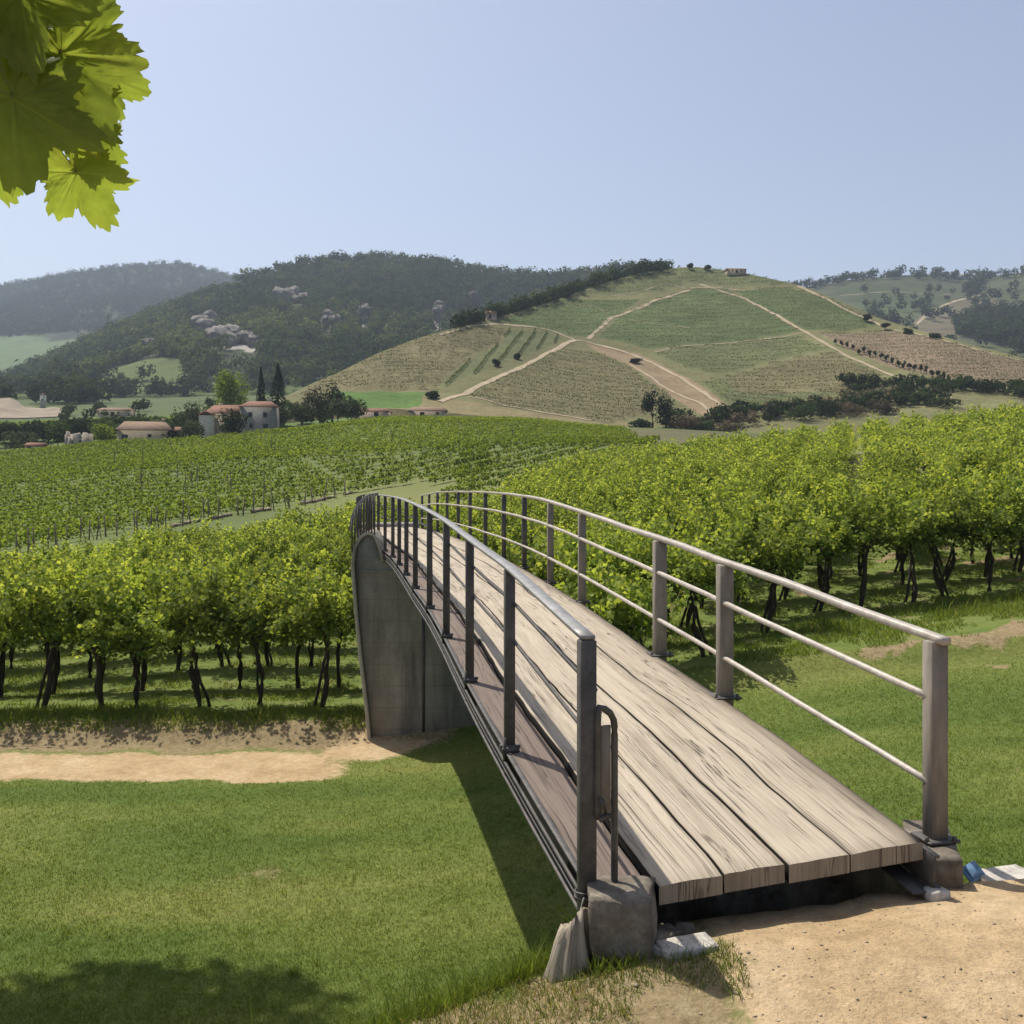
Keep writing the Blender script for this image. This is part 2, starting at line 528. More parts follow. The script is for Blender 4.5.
# ------------------------------------------------------------------ hills: each a real height field between its foot and its ridge
class Hill:
    def __init__(s, name, ridge, foot, pw, bump, back, nu=420, nt=220, u0=None, u1=None, seed=0):
        """ridge / foot: lists of (column, row, distance)"""
        s.name, s.pw, s.b, s.seed = name, pw, bump, seed
        r = np.array(ridge, float); f = np.array(foot, float)
        sg = 9
        s.ry = smcurve(r[:, 0], r[:, 1], sg); s.rY = smcurve(r[:, 0], r[:, 2], 25)
        s.fy = smcurve(f[:, 0], f[:, 1], sg); s.fY = smcurve(f[:, 0], f[:, 2], 25)
        s.u0 = r[0, 0] if u0 is None else u0; s.u1 = r[-1, 0] if u1 is None else u1
        s.nu, s.nt, s.back = nu, nt, back
    def pos(s, u, t):
        """column u, t 0 at the foot and 1 at the ridge, beyond 1 the back slope"""
        u = np.asarray(u, float); t = np.asarray(t, float)
        Y0, Y1 = s.fY(u), s.rY(u)
        Y = Y0 + (Y1 - Y0) * t
        tt = np.clip(t, 0, 1)
        row = s.fy(u) + (s.ry(u) - s.fy(u)) * tt ** s.pw
        X = (u - CX) / FPX * Y
        z = (HY - row) / FPX * Y
        z1 = (HY - s.ry(u)) / FPX * Y1
        z = np.where(t > 1, z1 - (Y - Y1) * s.back, z)
        w = np.clip(np.minimum(tt * 6, (1 - tt) * 5 + .12), 0, 1)
        z = z + s.b * fbm(X / (s.b * 14) + s.seed, Y / (s.b * 14), 4) * w
        return np.stack([X, Y, z], -1)
    def at(s, u, row):
        """point of the slope seen at column u, row"""
        u = np.asarray(u, float); row = np.asarray(row, float)
        t = np.clip((s.fy(u) - row) / (s.fy(u) - s.ry(u)), 0, 1) ** (1 / s.pw)
        return s.pos(u, t)
    def row_of(s, u, t): return s.fy(u) + (s.ry(u) - s.fy(u)) * np.clip(t, 0, 1) ** s.pw
    def inv(s, X, Y):
        u = CX + FPX * X / Y
        return u, (Y - s.fY(u)) / (s.rY(u) - s.fY(u))
    def build(s, colfn, mat=None):
        U = np.linspace(s.u0, s.u1, s.nu); T = np.concatenate([np.linspace(-.06, 1, s.nt), [1.05, 1.15, 1.4]])
        UU, TT = np.meshgrid(U, T)
        P = s.pos(UU, TT)
        P[..., 2] -= np.where(TT < 0, 12.0, 0)
        ny, nu = UU.shape
        i = np.arange(ny - 1)[:, None] * nu + np.arange(nu - 1)[None, :]
        Q = np.stack([i, i + 1, i + nu + 1, i + nu], -1).reshape(-1, 4)
        c = colfn(UU, s.row_of(UU, TT), P)
        me = np_mesh(s.name, P.reshape(-1, 3), Q, True, dict(cover=c.reshape(-1, 3)))
        return tag(link(s.name, me, mat or M_HILL), kind='structure')

VH = Hill('vineyard_hill',
    [(250, 411, 262), (285, 397, 278), (310, 384, 288), (340, 372, 298), (380, 352, 318), (430, 334, 338), (480, 322, 360), (520, 311, 384), (560, 299, 410), (600, 284, 440), (640, 273, 462), (690, 266, 475),
     (740, 272, 468), (800, 285, 445), (850, 305, 415), (880, 319, 395), (930, 333, 370), (980, 347, 350), (1024, 358, 338), (1100, 376, 320), (1300, 395, 300), (1700, 402, 290)],
    [(250, 412, 255), (310, 410, 255), (380, 408, 255), (440, 412, 252), (560, 424, 246), (620, 430, 242), (700, 435, 242), (800, 435, 242), (1024, 425, 242), (1300, 420, 242), (1700, 420, 242)],
    .95, .7, .25, 620, 300, 250, 1700, 1)
FH = Hill('forest_hill',
    [(-900, 338, 1300), (-400, 380, 1100), (-60, 396, 900), (10, 382, 900), (60, 357, 930), (120, 330, 970), (180, 305, 1010), (240, 281, 1060), (300, 264, 1100), (370, 258, 1140), (430, 263, 1140), (500, 275, 1120), (560, 280, 1080), (620, 270, 1030), (660, 274, 1000), (700, 284, 980), (760, 308, 980), (900, 368, 980)],
    [(-900, 400, 620), (-400, 400, 600), (0, 397, 560), (300, 396, 560), (460, 396, 560), (700, 396, 640), (900, 396, 700)],
    .85, 14.0, .4, 420, 220, -900, 900, 2)
LH = Hill('distant_hill',
    [(-1200, 300, 2600), (-300, 318, 2500), (-80, 295, 2400), (0, 286, 2300), (60, 275, 2300), (120, 267, 2300), (180, 263, 2300), (215, 272, 2300), (300, 290, 2300), (420, 320, 2300)],
    [(-1200, 372, 1150), (0, 372, 1150), (420, 372, 1250)],
    .8, 16, .4, 300, 120, -1200, 420, 3)
RH = Hill('eastern_hills',
    [(740, 300, 1250), (800, 289, 1250), (850, 279, 1280), (900, 275, 1300), (940, 274, 1320), (965, 279, 1320), (990, 276, 1280), (1024, 272, 1250), (1100, 258, 1200), (1300, 262, 1200), (1700, 290, 1250), (2600, 330, 1250)],
    [(740, 372, 700), (1024, 372, 640), (1300, 380, 600), (2600, 380, 600)],
    .85, 8, .4, 420, 180, 740, 2600, 4)

# parcels of the vineyard hill: outline, ground colour, vine colour tint, rows (angle or None), spacing, density
TAN = (.24, .185, .11); BRN = (.155, .135, .067); GRN = (.105, .13, .05); OLV = (.125, .135, .058); PNK = (.20, .15, .095)
PARCELS = [
    ('tan slope', [(300, 398), (312, 384), (345, 370), (385, 351), (430, 336), (478, 326), (505, 328), (500, 342), (472, 358), (446, 376), (436, 390), (390, 389), (340, 389)], BRN, .15, 8, 4.4, .6),
    ('green rows', [(507, 329), (540, 331), (566, 338), (530, 353), (484, 369), (450, 384), (440, 388), (448, 376), (474, 358), (502, 343)], OLV, .42, 80, 4.2, .9),
    ('mid triangle', [(566, 348), (600, 354), (628, 368), (650, 385), (672, 396), (650, 412), (610, 424), (560, 415), (500, 406), (468, 398), (510, 376)], BRN, .36, -14, 5.0, .95),
    ('upper green west', [(500, 322), (530, 309), (565, 298), (600, 300), (640, 300), (610, 322), (592, 336), (560, 333), (530, 327)], GRN, .38, 20, 5.0, .95),
    ('summit west', [(575, 294), (602, 283), (642, 272), (688, 282), (660, 292), (612, 296)], OLV, .32, 20, 5.0, .8),
    ('summit', [(645, 272), (690, 267), (745, 272), (790, 284), (740, 287), (700, 284)], OLV, .30, 10, 5.0, .8),
    ('upper green east', [(598, 336), (622, 315), (655, 300), (692, 289), (728, 290), (766, 312), (800, 332), (745, 341), (690, 345), (650, 349)], GRN, .42, 12, 5.2, 1.0),
    ('east green', [(735, 291), (785, 287), (832, 299), (876, 325), (846, 330), (806, 330), (770, 312)], GRN, .40, -8, 5.2, 1.0),
    ('terraces', [(652, 352), (700, 347), (798, 335), (828, 350), (770, 362), (722, 374), (690, 369)], OLV, .36, 6, 5.4, 1.0),
    ('brown terraces', [(724, 378), (775, 364), (832, 352), (870, 370), (902, 386), (850, 392), (800, 392), (756, 396), (735, 392)], BRN, .28, 5, 5.4, .85),
    ('lower rows', [(700, 382), (726, 380), (738, 394), (790, 394), (838, 393), (800, 412), (742, 414)], OLV, .42, -24, 5.0, 1.1),
    ('pink rows', [(818, 334), (848, 333), (880, 331), (925, 336), (975, 350), (1024, 361), (1080, 378), (1080, 392), (1024, 388), (950, 381), (888, 366), (846, 348)], PNK, .25, -6, 5.2, .75),
    ('far east', [(1085, 380), (1300, 398), (1680, 404), (1680, 412), (1085, 402)], OLV, .3, 0, 4, .6),
]
def vh_cover(u, row, P):
    n = fbm(P[..., 0] * .02, P[..., 1] * .02, 4)
    c = np.zeros(u.shape + (3,)); c[:] = (.15, .145, .065)
    strip = inpoly(u, row, [(584, 343), (640, 353), (700, 385), (745, 418), (715, 425), (672, 396), (628, 366), (600, 352)])
    c[strip] = (.25, .185, .11)
    foot = inpoly(u, row, [(440, 398), (560, 416), (640, 424), (690, 440), (440, 440), (300, 430), (300, 395)])
    c[foot] = (.19, .16, .08)
    gf = inpoly(u, row, [(330, 391), (424, 391), (420, 408), (330, 408)])
    c[gf] = (.085, .145, .035)
    for (nm, poly, col, tint, a, sp, dn) in PARCELS:
        k = inpoly(u + 1.2 * n, row + .6 * n, poly)
        c[k] = col
    return c * (1 + .22 * n)[..., None]
def fh_cover(u, row, P):
    n = fbm(P[..., 0] * .008, P[..., 1] * .008, 4)
    c = np.zeros(u.shape + (3,)); c[:] = (.045, .055, .024)
    c *= (1 + .5 * n)[..., None]
    for (a, b, ra, rb) in ROCKS:
        k = ((u - a) / ra) ** 2 + ((row - b) / rb) ** 2 + 1.1 * fbm(P[..., 0] * .03, P[..., 1] * .03, 3) < 1
        c[k] = (.30, .275, .235)
    low = row > 385
    c[low] = np.array([.085, .115, .035]) 
    for poly in GLADES:
        c[inpoly(u, row, poly)] = (.095, .12, .04)
    return c
ROCKS = [(210, 334, 12, 17), (226, 352, 16, 9), (286, 297, 11, 8), (302, 303, 8, 6), (475, 304, 5, 12), (437, 318, 6, 16), (365, 320, 6, 11), (250, 355, 9, 7), (330, 330, 7, 8), (150, 350, 8, 6)]
GLADES = [[(90, 400), (100, 388), (180, 384), (200, 392), (190, 402)], [(205, 288), (262, 280), (268, 284), (210, 293)], [(110, 372), (180, 372), (190, 384), (100, 386)]]
def lh_cover(u, row, P):
    n = fbm(P[..., 0] * .004, P[..., 1] * .004, 5)
    c = np.zeros(u.shape + (3,)); c[:] = (.05, .06, .03)
    c *= (1 + 1.1 * n)[..., None]
    k = row + 12 * n > 332
    c[k] = (.10, .14, .06)
    return np.clip(c, .01, 1)
RF = [[(955, 322), (985, 308), (1024, 312), (1080, 318), (1080, 345), (1000, 350), (960, 342)], [(968, 285), (985, 278), (978, 292), (962, 300)], [(850, 320), (882, 318), (905, 330), (880, 332)], [(1090, 262), (1400, 270), (1700, 300), (1700, 370), (1100, 340)]]
def rh_cover(u, row, P):
    n = fbm(P[..., 0] * .007, P[..., 1] * .007, 4)
    c = np.zeros(u.shape + (3,)); c[:] = (.115, .135, .06)
    k = inpoly(u + 6 * n, row + 3 * n, [(830, 290), (920, 280), (940, 296), (930, 318), (880, 318)])
    c[k] = (.10, .13, .05)
    k = inpoly(u + 6 * n, row + 3 * n, [(905, 325), (950, 305), (1000, 300), (960, 340), (920, 335)])
    c[k] = (.20, .17, .10)
    for p in RF: c[inpoly(u + 8 * n, row + 4 * n, p)] = (.05, .065, .03)
    return np.clip(c * .60 * (1 + .35 * n)[..., None], .01, 1)
VH.build(vh_cover); FH.build(fh_cover); LH.build(lh_cover); RH.build(rh_cover)

# pale tracks draped over the hills
def track(hill, pts, w, name='dirt_track', lift=.14):
    p = np.array(pts, float)
    d = np.concatenate([[0], np.cumsum(np.hypot(*np.diff(p, axis=0).T))])
    s = np.linspace(0, d[-1], max(int(d[-1] / 2.0), 6))
    u = np.interp(s, d, p[:, 0]); r = np.interp(s, d, p[:, 1])
    k = np.ones(5) / 5
    if len(s) > 10:
        u[2:-2] = np.convolve(u, k, 'valid'); r[2:-2] = np.convolve(r, k, 'valid')
    C = hill.at(u, r)
    T = np.gradient(C, axis=0); T[:, 2] = 0; T /= np.linalg.norm(T, axis=1)[:, None] + 1e-9
    S = np.stack([T[:, 1], -T[:, 0], 0 * T[:, 0]], 1)
    ww = .72 * w * (.5 + .22 * fbm(s * .11, s * 0 + w, 3) + .03 * rng.normal(size=len(s)))[:, None]
    L, Rr = C - S * ww, C + S * ww
    for A in (L, Rr):
        uu, tt = hill.inv(A[:, 0], A[:, 1]); A[:, 2] = np.maximum(hill.pos(uu, np.clip(tt, 0, 1))[:, 2], C[:, 2] - 1.0) + lift
    C = C + [0, 0, lift + .05]
    V = np.stack([L, C, Rr], 1).reshape(-1, 3)
    i = np.arange(len(s) - 1)[:, None] * 3
    Q = np.concatenate([np.stack([i, i + 1, i + 4, i + 3], -1).reshape(-1, 4), np.stack([i + 1, i + 2, i + 5, i + 4], -1).reshape(-1, 4)])
    tag(link(name, np_mesh(name, V, Q, True), M_PATH), kind='structure')
track(VH, [(576, 340), (560, 347), (520, 368), (488, 383), (462, 394), (440, 402)], 2.60)
track(VH, [(578, 340), (604, 346), (632, 354), (662, 368), (692, 385), (716, 402), (742, 418)], 1.98)
track(VH, [(588, 338), (600, 328), (610, 319), (628, 313), (655, 301), (692, 290)], 2.23)
track(VH, [(574, 339), (556, 332), (530, 327), (500, 324), (470, 326), (440, 335)], 1.61)
track(VH, [(630, 366), (650, 378), (672, 392), (700, 402), (722, 422)], 1.49)
track(VH, [(700, 284), (716, 290), (745, 298), (776, 316), (806, 333), (840, 352), (875, 368), (925, 387), (962, 404)], 2.11)
track(VH, [(798, 286), (826, 299), (852, 313), (884, 327)], 2.48)
track(VH, [(806, 333), (770, 339), (740, 342), (690, 346), (655, 352)], 0.99)
track(VH, [(882, 329), (915, 334), (960, 345), (1024, 362), (1090, 379)], 1.61)
track(VH, [(690, 288), (715, 288), (745, 291)], 1.36)
track(VH, [(468, 397), (510, 406), (560, 415), (592, 421)], 1.36)
track(VH, [(612, 296), (640, 292), (664, 284), (690, 289)], 0.87)
track(VH, [(540, 306), (562, 303), (600, 308), (606, 313)], 0.74)
track(VH, [(630, 320), (660, 325), (690, 328)], 0.62)
track(RH, [(905, 328), (940, 308), (985, 298)], 5)
track(RH, [(840, 296), (900, 294), (940, 297), (985, 295)], 3)
# ------------------------------------------------------------------ foliage
def leaf_quads(C, N, size, tint, aspect=.85, fold=.12):
    C = np.asarray(C, float); N = np.asarray(N, float)
    n = len(C)
    N = N / (np.linalg.norm(N, axis=1)[:, None] + 1e-9)
    A = rng.normal(size=(n, 3))
    T = np.cross(N, A); T /= np.linalg.norm(T, axis=1)[:, None] + 1e-9
    B = np.cross(N, T)
    s = np.broadcast_to(np.asarray(size, float), (n,))[:, None]
    V = np.stack([C - T * s * .5, C - B * s * .5 * aspect + N * s * fold, C + T * s * .5, C + B * s * .5 * aspect + N * s * fold], 1).reshape(-1, 3)
    Q = np.arange(n * 4).reshape(-1, 4)
    return V, Q, np.repeat(np.broadcast_to(tint, (n,)), 4)

def tube_mesh(P, r, sides=6):
    V, Q, T = sweep(P, r, sides)
    return V, Q, T

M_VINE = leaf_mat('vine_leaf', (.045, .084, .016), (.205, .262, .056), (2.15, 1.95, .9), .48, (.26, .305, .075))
M_VINE_FAR = leaf_mat('far_vine_leaf', (.085, .125, .022), (.165, .215, .036), (1.8, 1.7, .8), .45, (.20, .21, .06), .95, .0)
M_HILLVINE = leaf_mat('hill_vine_leaf', (.060, .068, .028), (.095, .130, .038), (1.5, 1.5, .8), .32, (.17, .18, .06), .95, .0)
M_TREE = leaf_mat('tree_leaf', (.022, .040, .012), (.060, .090, .022), (1.8, 1.8, .8), .35, (.10, .13, .03))
M_BRIGHT = leaf_mat('bright_tree_leaf', (.055, .095, .018), (.145, .195, .032), (1.8, 1.7, .8), .4, None, .9, .02)
M_DARKTREE = leaf_mat('evergreen_leaf', (.012, .022, .010), (.032, .048, .018), (1.4, 1.4, .8), .22, None, .9, .03)
M_OLIVE = leaf_mat('olive_leaf', (.045, .058, .030), (.10, .12, .065), (1.4, 1.4, .9), .3, None, .9, .03)
M_BROWNBUSH = leaf_mat('dry_bush_leaf', (.07, .055, .032), (.16, .125, .075), (1.4, 1.3, .9), .3)
M_FOREST = leaf_mat('forest_leaf', (.020, .034, .014), (.070, .095, .032), (1.4, 1.4, .8), .25, (.13, .145, .05), 1.0, .0)
M_GRASS = leaf_mat('grass_blade', (.072, .108, .018), (.150, .190, .036), (1.9, 1.85, .8), .35, (.27, .23, .10), .8, .05)
M_TRUNK = simple_mat('vine_bark', (.022, .016, .011), (.07, .052, .036), 9, .95, .8, .02, stretch=(1, 1, .25))
M_BARK = simple_mat('tree_bark', (.05, .038, .026), (.13, .10, .07), 3, .95, .8, .05, stretch=(1, 1, .3))

def vine_shape(seed, nshoot=42, per=46, lsize=.116, spread=.82, top=1.0):
    r = np.random.default_rng(seed)
    # trunk: crooked stem forking into two arms along the wire
    h = 1.62 + r.normal(0, .08)
    k = 9
    z = np.linspace(-.15, h, k)
    wob = np.cumsum(r.normal(0, .035, (k, 2)), 0) + np.outer(np.linspace(0, 1, k), r.normal(0, .13, 2))
    P = np.column_stack([wob, z])
    rad = np.linspace(.060, .036, k) * (1 + .18 * r.normal(size=k)) * (1.0 + .25 * r.random())
    tv = MB()
    tv.tube(P, np.maximum(rad, .03), 7)
    for sgn in (-1, 1):
        e = np.array([sgn * (spread - .1), r.normal(0, .06), h + .12 + r.normal(0, .05)])
        t = np.linspace(0, 1, 6)[:, None]
        A = P[-2] * (1 - t) ** 2 + 2 * t * (1 - t) * (P[-1] + np.array([0, 0, .16])) + t ** 2 * e + r.normal(0, .015, (6, 3))
        tv.tube(A, np.linspace(.045, .022, 6), 5)
    if r.random() < .5:
        t = np.linspace(0, 1, 5)[:, None]
        B = np.array([[.12 * r.normal(), .1 * r.normal(), -.1]]) * (1 - t) + P[-3] * t + r.normal(0, .02, (5, 3))
        tv.tube(B, np.linspace(.04, .035, 5), 5)
    C = []; N = []; S = []; Tn = []
    for i in range(nshoot):
        x0 = r.uniform(-spread, spread); st = np.array([x0, r.normal(0, .08), h + .08 + r.normal(0, .06)])
        side = r.normal(0, .75)
        L = r.uniform(.75, 1.65) * top
        d = np.array([r.normal(0, .28), side, 1.15 + r.normal(0, .25)]); d /= np.linalg.norm(d)
        tt = np.linspace(.02, 1, per) ** .8
        droop = r.uniform(.10, .55) * (.4 + abs(side))
        pts = st + np.outer(tt * L, d) + np.stack([0 * tt, np.sign(side) * .15 * tt, -droop * tt ** 2 * L * .75], 1)
        pts += r.normal(0, .072, pts.shape)
        nn = np.column_stack([r.normal(0, .55, per), np.sign(side) * .45 + r.normal(0, .6, per), .55 + r.normal(0, .5, per)])
        base = r.normal(.42, .19)
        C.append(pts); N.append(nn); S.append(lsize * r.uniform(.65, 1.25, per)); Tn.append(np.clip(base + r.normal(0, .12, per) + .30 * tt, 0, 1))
    # low skirt of leaves, tinted darker to put canopy shade into the colour
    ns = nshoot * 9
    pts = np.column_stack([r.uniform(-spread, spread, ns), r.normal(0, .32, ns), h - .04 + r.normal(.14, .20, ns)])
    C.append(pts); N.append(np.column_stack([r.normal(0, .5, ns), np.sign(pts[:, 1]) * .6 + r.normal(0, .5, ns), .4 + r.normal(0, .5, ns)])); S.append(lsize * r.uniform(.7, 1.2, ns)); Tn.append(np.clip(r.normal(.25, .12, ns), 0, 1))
    C = np.vstack(C); N = np.vstack(N); S = np.concatenate(S); Tn = np.concatenate(Tn)
    return tv, (C, N, S, Tn)

VINE_MESH = []
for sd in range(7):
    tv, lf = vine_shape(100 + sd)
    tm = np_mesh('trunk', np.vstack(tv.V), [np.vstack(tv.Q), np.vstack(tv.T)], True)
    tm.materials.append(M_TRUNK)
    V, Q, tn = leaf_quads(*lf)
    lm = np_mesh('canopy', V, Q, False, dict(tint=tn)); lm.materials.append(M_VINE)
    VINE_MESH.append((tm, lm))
FARV = []
for sd in range(5):
    tv, lf = vine_shape(200 + sd, 26, 22, .17)
    FARV.append((np.vstack(tv.V), np.vstack(tv.Q), lf))

# ------------------------------------------------------------------ the two near vineyard blocks: rows of vines
def bridge_clear(X, Y, pad):
    lo = np.interp(Y, [4, 20, 36, 38], [-.2, -2.9, -6.2, -6.6]) - pad
    hi = np.interp(Y, [4, 20, 36, 38], [2.6, -.3, -3.0, -3.2]) + pad
    return (X < lo) | (X > hi) | (Y > 43)
vines = []      # x, y, rotation, row label index, block
for k in range(18):                                   # left block: rows parallel to the dirt track
    Y0 = 23.2 + 2.95 * k
    xs = np.arange(-60, 3, 1.24) + rng.uniform(0, 1)
    for x in xs:
        y = Y0 + .02 * x + rng.normal(0, .07)
        x = x + rng.normal(0, .08)
        u = CX + FPX * x / y
        ymax = np.interp(u, [-200, 0, 120, 240, 350, 470], [34, 42, 48, 55, 63, 70])
        if y > ymax or u < -140: continue
        if 30 < y < 50 and float(g_base(x, y)) > -5.9 + .7 + .104 * max(x, 0) + .0425 * (y if x > 0 else 0): continue
        if y < 46 and not bridge_clear(x, y, .25): continue
        if x > np.interp(y, [22, 36, 44, 70], [-2.0, -5.5, -4.2, -2.5]): continue
        vines.append((x, y, rng.normal(0, .06) + pi * (rng.random() < .5), k, 'L'))
dR = np.array([.33, .944])                            # right block: rows climbing the slope, plants also lined up crosswise
nR = np.array([.944, -.33]); aR = np.array([.999, .04])
FRX, FRY = [-1, 2.5, 5, 8, 10.8, 16, 60], [18.4, 20.2, 23.0, 25.6, 27.0, 27.6, 28]
cand = []
for k in range(-30, 60):                              # along the lawn: plants at even steps
    for m in range(0, 40):
        p = np.array([10.8, 27.4]) + aR * (1.22 * k) + dR * (2.5 * (m - 8))
        if p[1] < np.interp(p[0], FRX, FRY) + 6.5: cand.append((p, .04, m))
for k in range(-30, 40):                              # above: rows running straight up the slope
    for m in range(-20, 90):
        p = np.array([10.8, 27.4]) + nR * (2.9 * k) + dR * (1.2 * m)
        if p[1] >= np.interp(p[0], FRX, FRY) + 6.5: cand.append((p, math.atan2(dR[1], dR[0]), 50 + k))
for p, ang, k in cand:
    x, y = p + rng.normal(0, .08, 2)
    yfront = np.interp(x, FRX, FRY)
    u = CX + FPX * x / max(y, 1)
    ymax = np.interp(u, [400, 470, 560, 640, 1024], [60, 68, 82, 94, 96])
    if y < yfront or y > ymax or u > 1200: continue
    if x < np.interp(y, [15, 22, 36, 44, 70], [1.4, .6, -1.9, -3.6, -1.2]): continue
    if not bridge_clear(x, y, 1.0): continue
    if y < 55 and float(g_base(x, y)) > -5.9 + .104 * x + .0425 * y + .7: continue
    vines.append((x, y, ang + rng.normal(0, .08) + pi * (rng.random() < .5), k, 'R'))
vines.sort(key=lambda v: math.hypot(v[0], v[1]))
near, far = [], []
for v in vines:
    u = CX + FPX * v[0] / v[1]
    (near if len(near) < 298 and -75 < u < 1110 else far).append(v)
zs = ground(np.array([v[0] for v in vines]), np.array([v[1] for v in vines]))
zmap = {(v[0], v[1]): z for v, z in zip(vines, zs)}
ORD = ['front', 'second', 'third', 'fourth', 'fifth', 'sixth', 'seventh', 'eighth', 'ninth', 'tenth']
rows_right = sorted({v[3] for v in near if v[4] == 'R'})
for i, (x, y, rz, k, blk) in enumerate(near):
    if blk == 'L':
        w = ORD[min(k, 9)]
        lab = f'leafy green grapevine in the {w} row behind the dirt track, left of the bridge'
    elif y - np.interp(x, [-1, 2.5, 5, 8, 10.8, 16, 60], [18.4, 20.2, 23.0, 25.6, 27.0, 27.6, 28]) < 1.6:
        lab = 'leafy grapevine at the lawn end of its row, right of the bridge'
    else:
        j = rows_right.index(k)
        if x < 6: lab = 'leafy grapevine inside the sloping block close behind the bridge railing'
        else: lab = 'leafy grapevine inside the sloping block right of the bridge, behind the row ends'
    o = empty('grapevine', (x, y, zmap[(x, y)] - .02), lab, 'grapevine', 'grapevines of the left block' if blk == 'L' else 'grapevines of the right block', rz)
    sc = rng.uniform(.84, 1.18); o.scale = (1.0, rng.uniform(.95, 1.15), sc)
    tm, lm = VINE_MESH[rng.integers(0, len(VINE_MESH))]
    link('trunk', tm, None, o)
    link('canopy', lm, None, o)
# the vines further up the blocks, past the nearest three hundred
LV = []; LT = []; LQ = 0
TV = []; TQ = []; nt = 0
for (x, y, rz, k, blk) in far:
    tv, tq, (C, N, S, Tn) = FARV[rng.integers(0, 5)]
    Rm = rotm(0, 0, rz); off = np.array([x, y, zmap[(x, y)]])
    keep = rng.random(len(C)) < np.clip(55 / y, .5, 1)
    c = C[keep] * [1, 1.05, rng.uniform(.82, 1.18)] @ Rm.T + off
    V, Q, tn = leaf_quads(c, N[keep] @ Rm.T, S[keep] * np.clip(y / 65, 1, 1.35), np.clip(Tn[keep] + rng.normal(0, .07), 0, 1))
    LV.append(V); LT.append(tn)
    TV.append(tv @ Rm.T + off); TQ.append(tq + nt); nt += len(tv)
V = np.vstack(LV)
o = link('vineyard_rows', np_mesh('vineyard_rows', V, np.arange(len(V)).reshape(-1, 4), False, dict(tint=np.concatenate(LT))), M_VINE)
tag(o, 'mass of grapevine foliage higher up the sunny slope', 'vineyard', kind='stuff')
o = link('vineyard_stems', np_mesh('vineyard_stems', np.vstack(TV), np.vstack(TQ), True), M_TRUNK)
tag(o, 'dark vine stems under the foliage higher up the slope', 'vineyard', kind='stuff')

# ------------------------------------------------------------------ rows of small vines on the middle slope and the far hill
def row_clumps(P, dirs, L, h, w, nq, tint, jit=.1):
    """P (n,3) points on the ground; each gets nq leafy faces"""
    n = len(P)
    C = np.repeat(P, nq, 0)
    C[:, :2] += dirs * rng.uniform(-L / 2, L / 2, (n * nq, 1)) + rng.normal(0, w * .30, (n * nq, 2))
    C[:, 2] += h * rng.uniform(.25, .95, n * nq)
    N = rng.normal(0, .6, (n * nq, 3)); N[:, 2] += .6
    sz = rng.uniform(.7, 1.2, n * nq) * w
    t = np.clip(np.repeat(tint, nq) + rng.normal(0, jit, n * nq), 0, 1)
    return leaf_quads(C, N, sz, t, .9)

MID_POLYS = [   # outline in (column, distance), row heading, spacing, step, tint
    ([(-260, 62), (0, 68), (120, 76), (240, 86), (352, 100), (300, 130), (240, 185), (60, 195), (-260, 205)], 4, 3.3, 1.1, .55),
    ([(352, 100), (450, 104), (500, 112), (470, 142), (400, 128), (330, 118)], 50, 3.6, 1.1, .42),
    ([(300, 130), (330, 118), (400, 128), (470, 142), (560, 150), (640, 152), (620, 200), (540, 232), (430, 232), (300, 206), (240, 185)], 4, 3.6, 1.2, .6),
    ([(440, 84), (500, 90), (560, 102), (650, 118), (660, 152), (560, 150), (470, 142)], 55, 3.8, 1.1, .42),
    ([(-300, 255), (30, 250), (190, 255), (195, 300), (-300, 310)], 0, 3.0, 1.6, .5),
]
Vs = []; Ts = []
for poly, a, sp, step, tint in MID_POLYS:
    p = np.array(poly, float); xw = (p[:, 0] - CX) / FPX * p[:, 1]
    c = np.array([xw.mean(), p[:, 1].mean()]); rad = np.hypot(xw - c[0], p[:, 1] - c[1]).max()
    a = radians(a); d = np.array([cos(a), sin(a)]); q = np.array([-sin(a), cos(a)])
    I, J = np.meshgrid(np.arange(-rad, rad, step), np.arange(-rad, rad, sp))
    X = c[0] + I * d[0] + J * q[0]; Y = c[1] + I * d[1] + J * q[1]
    k = (Y > 20); X, Y = X[k], Y[k]
    k = inpoly(CX + FPX * X / Y, Y, poly) & (rng.random(len(X)) < .96)
    X, Y = X[k] + rng.normal(0, .08, k.sum()), Y[k] + rng.normal(0, .08, k.sum())
    P = np.stack([X, Y, ground(X, Y)], 1)
    nz = .12 * fbm(X * .06, Y * .06, 3)
    V, Q, t = row_clumps(P, d, step * 1.1, 1.05, .31, 40, tint + nz)
    Vs.append(V); Ts.append(t)
V = np.vstack(Vs)
o = link('middle_vineyard', np_mesh('middle_vineyard', V, np.arange(len(V)).reshape(-1, 4), False, dict(tint=np.concatenate(Ts))), M_VINE_FAR)
tag(o, 'rows of small green vines on the slope below the farm', 'vineyard', kind='stuff')

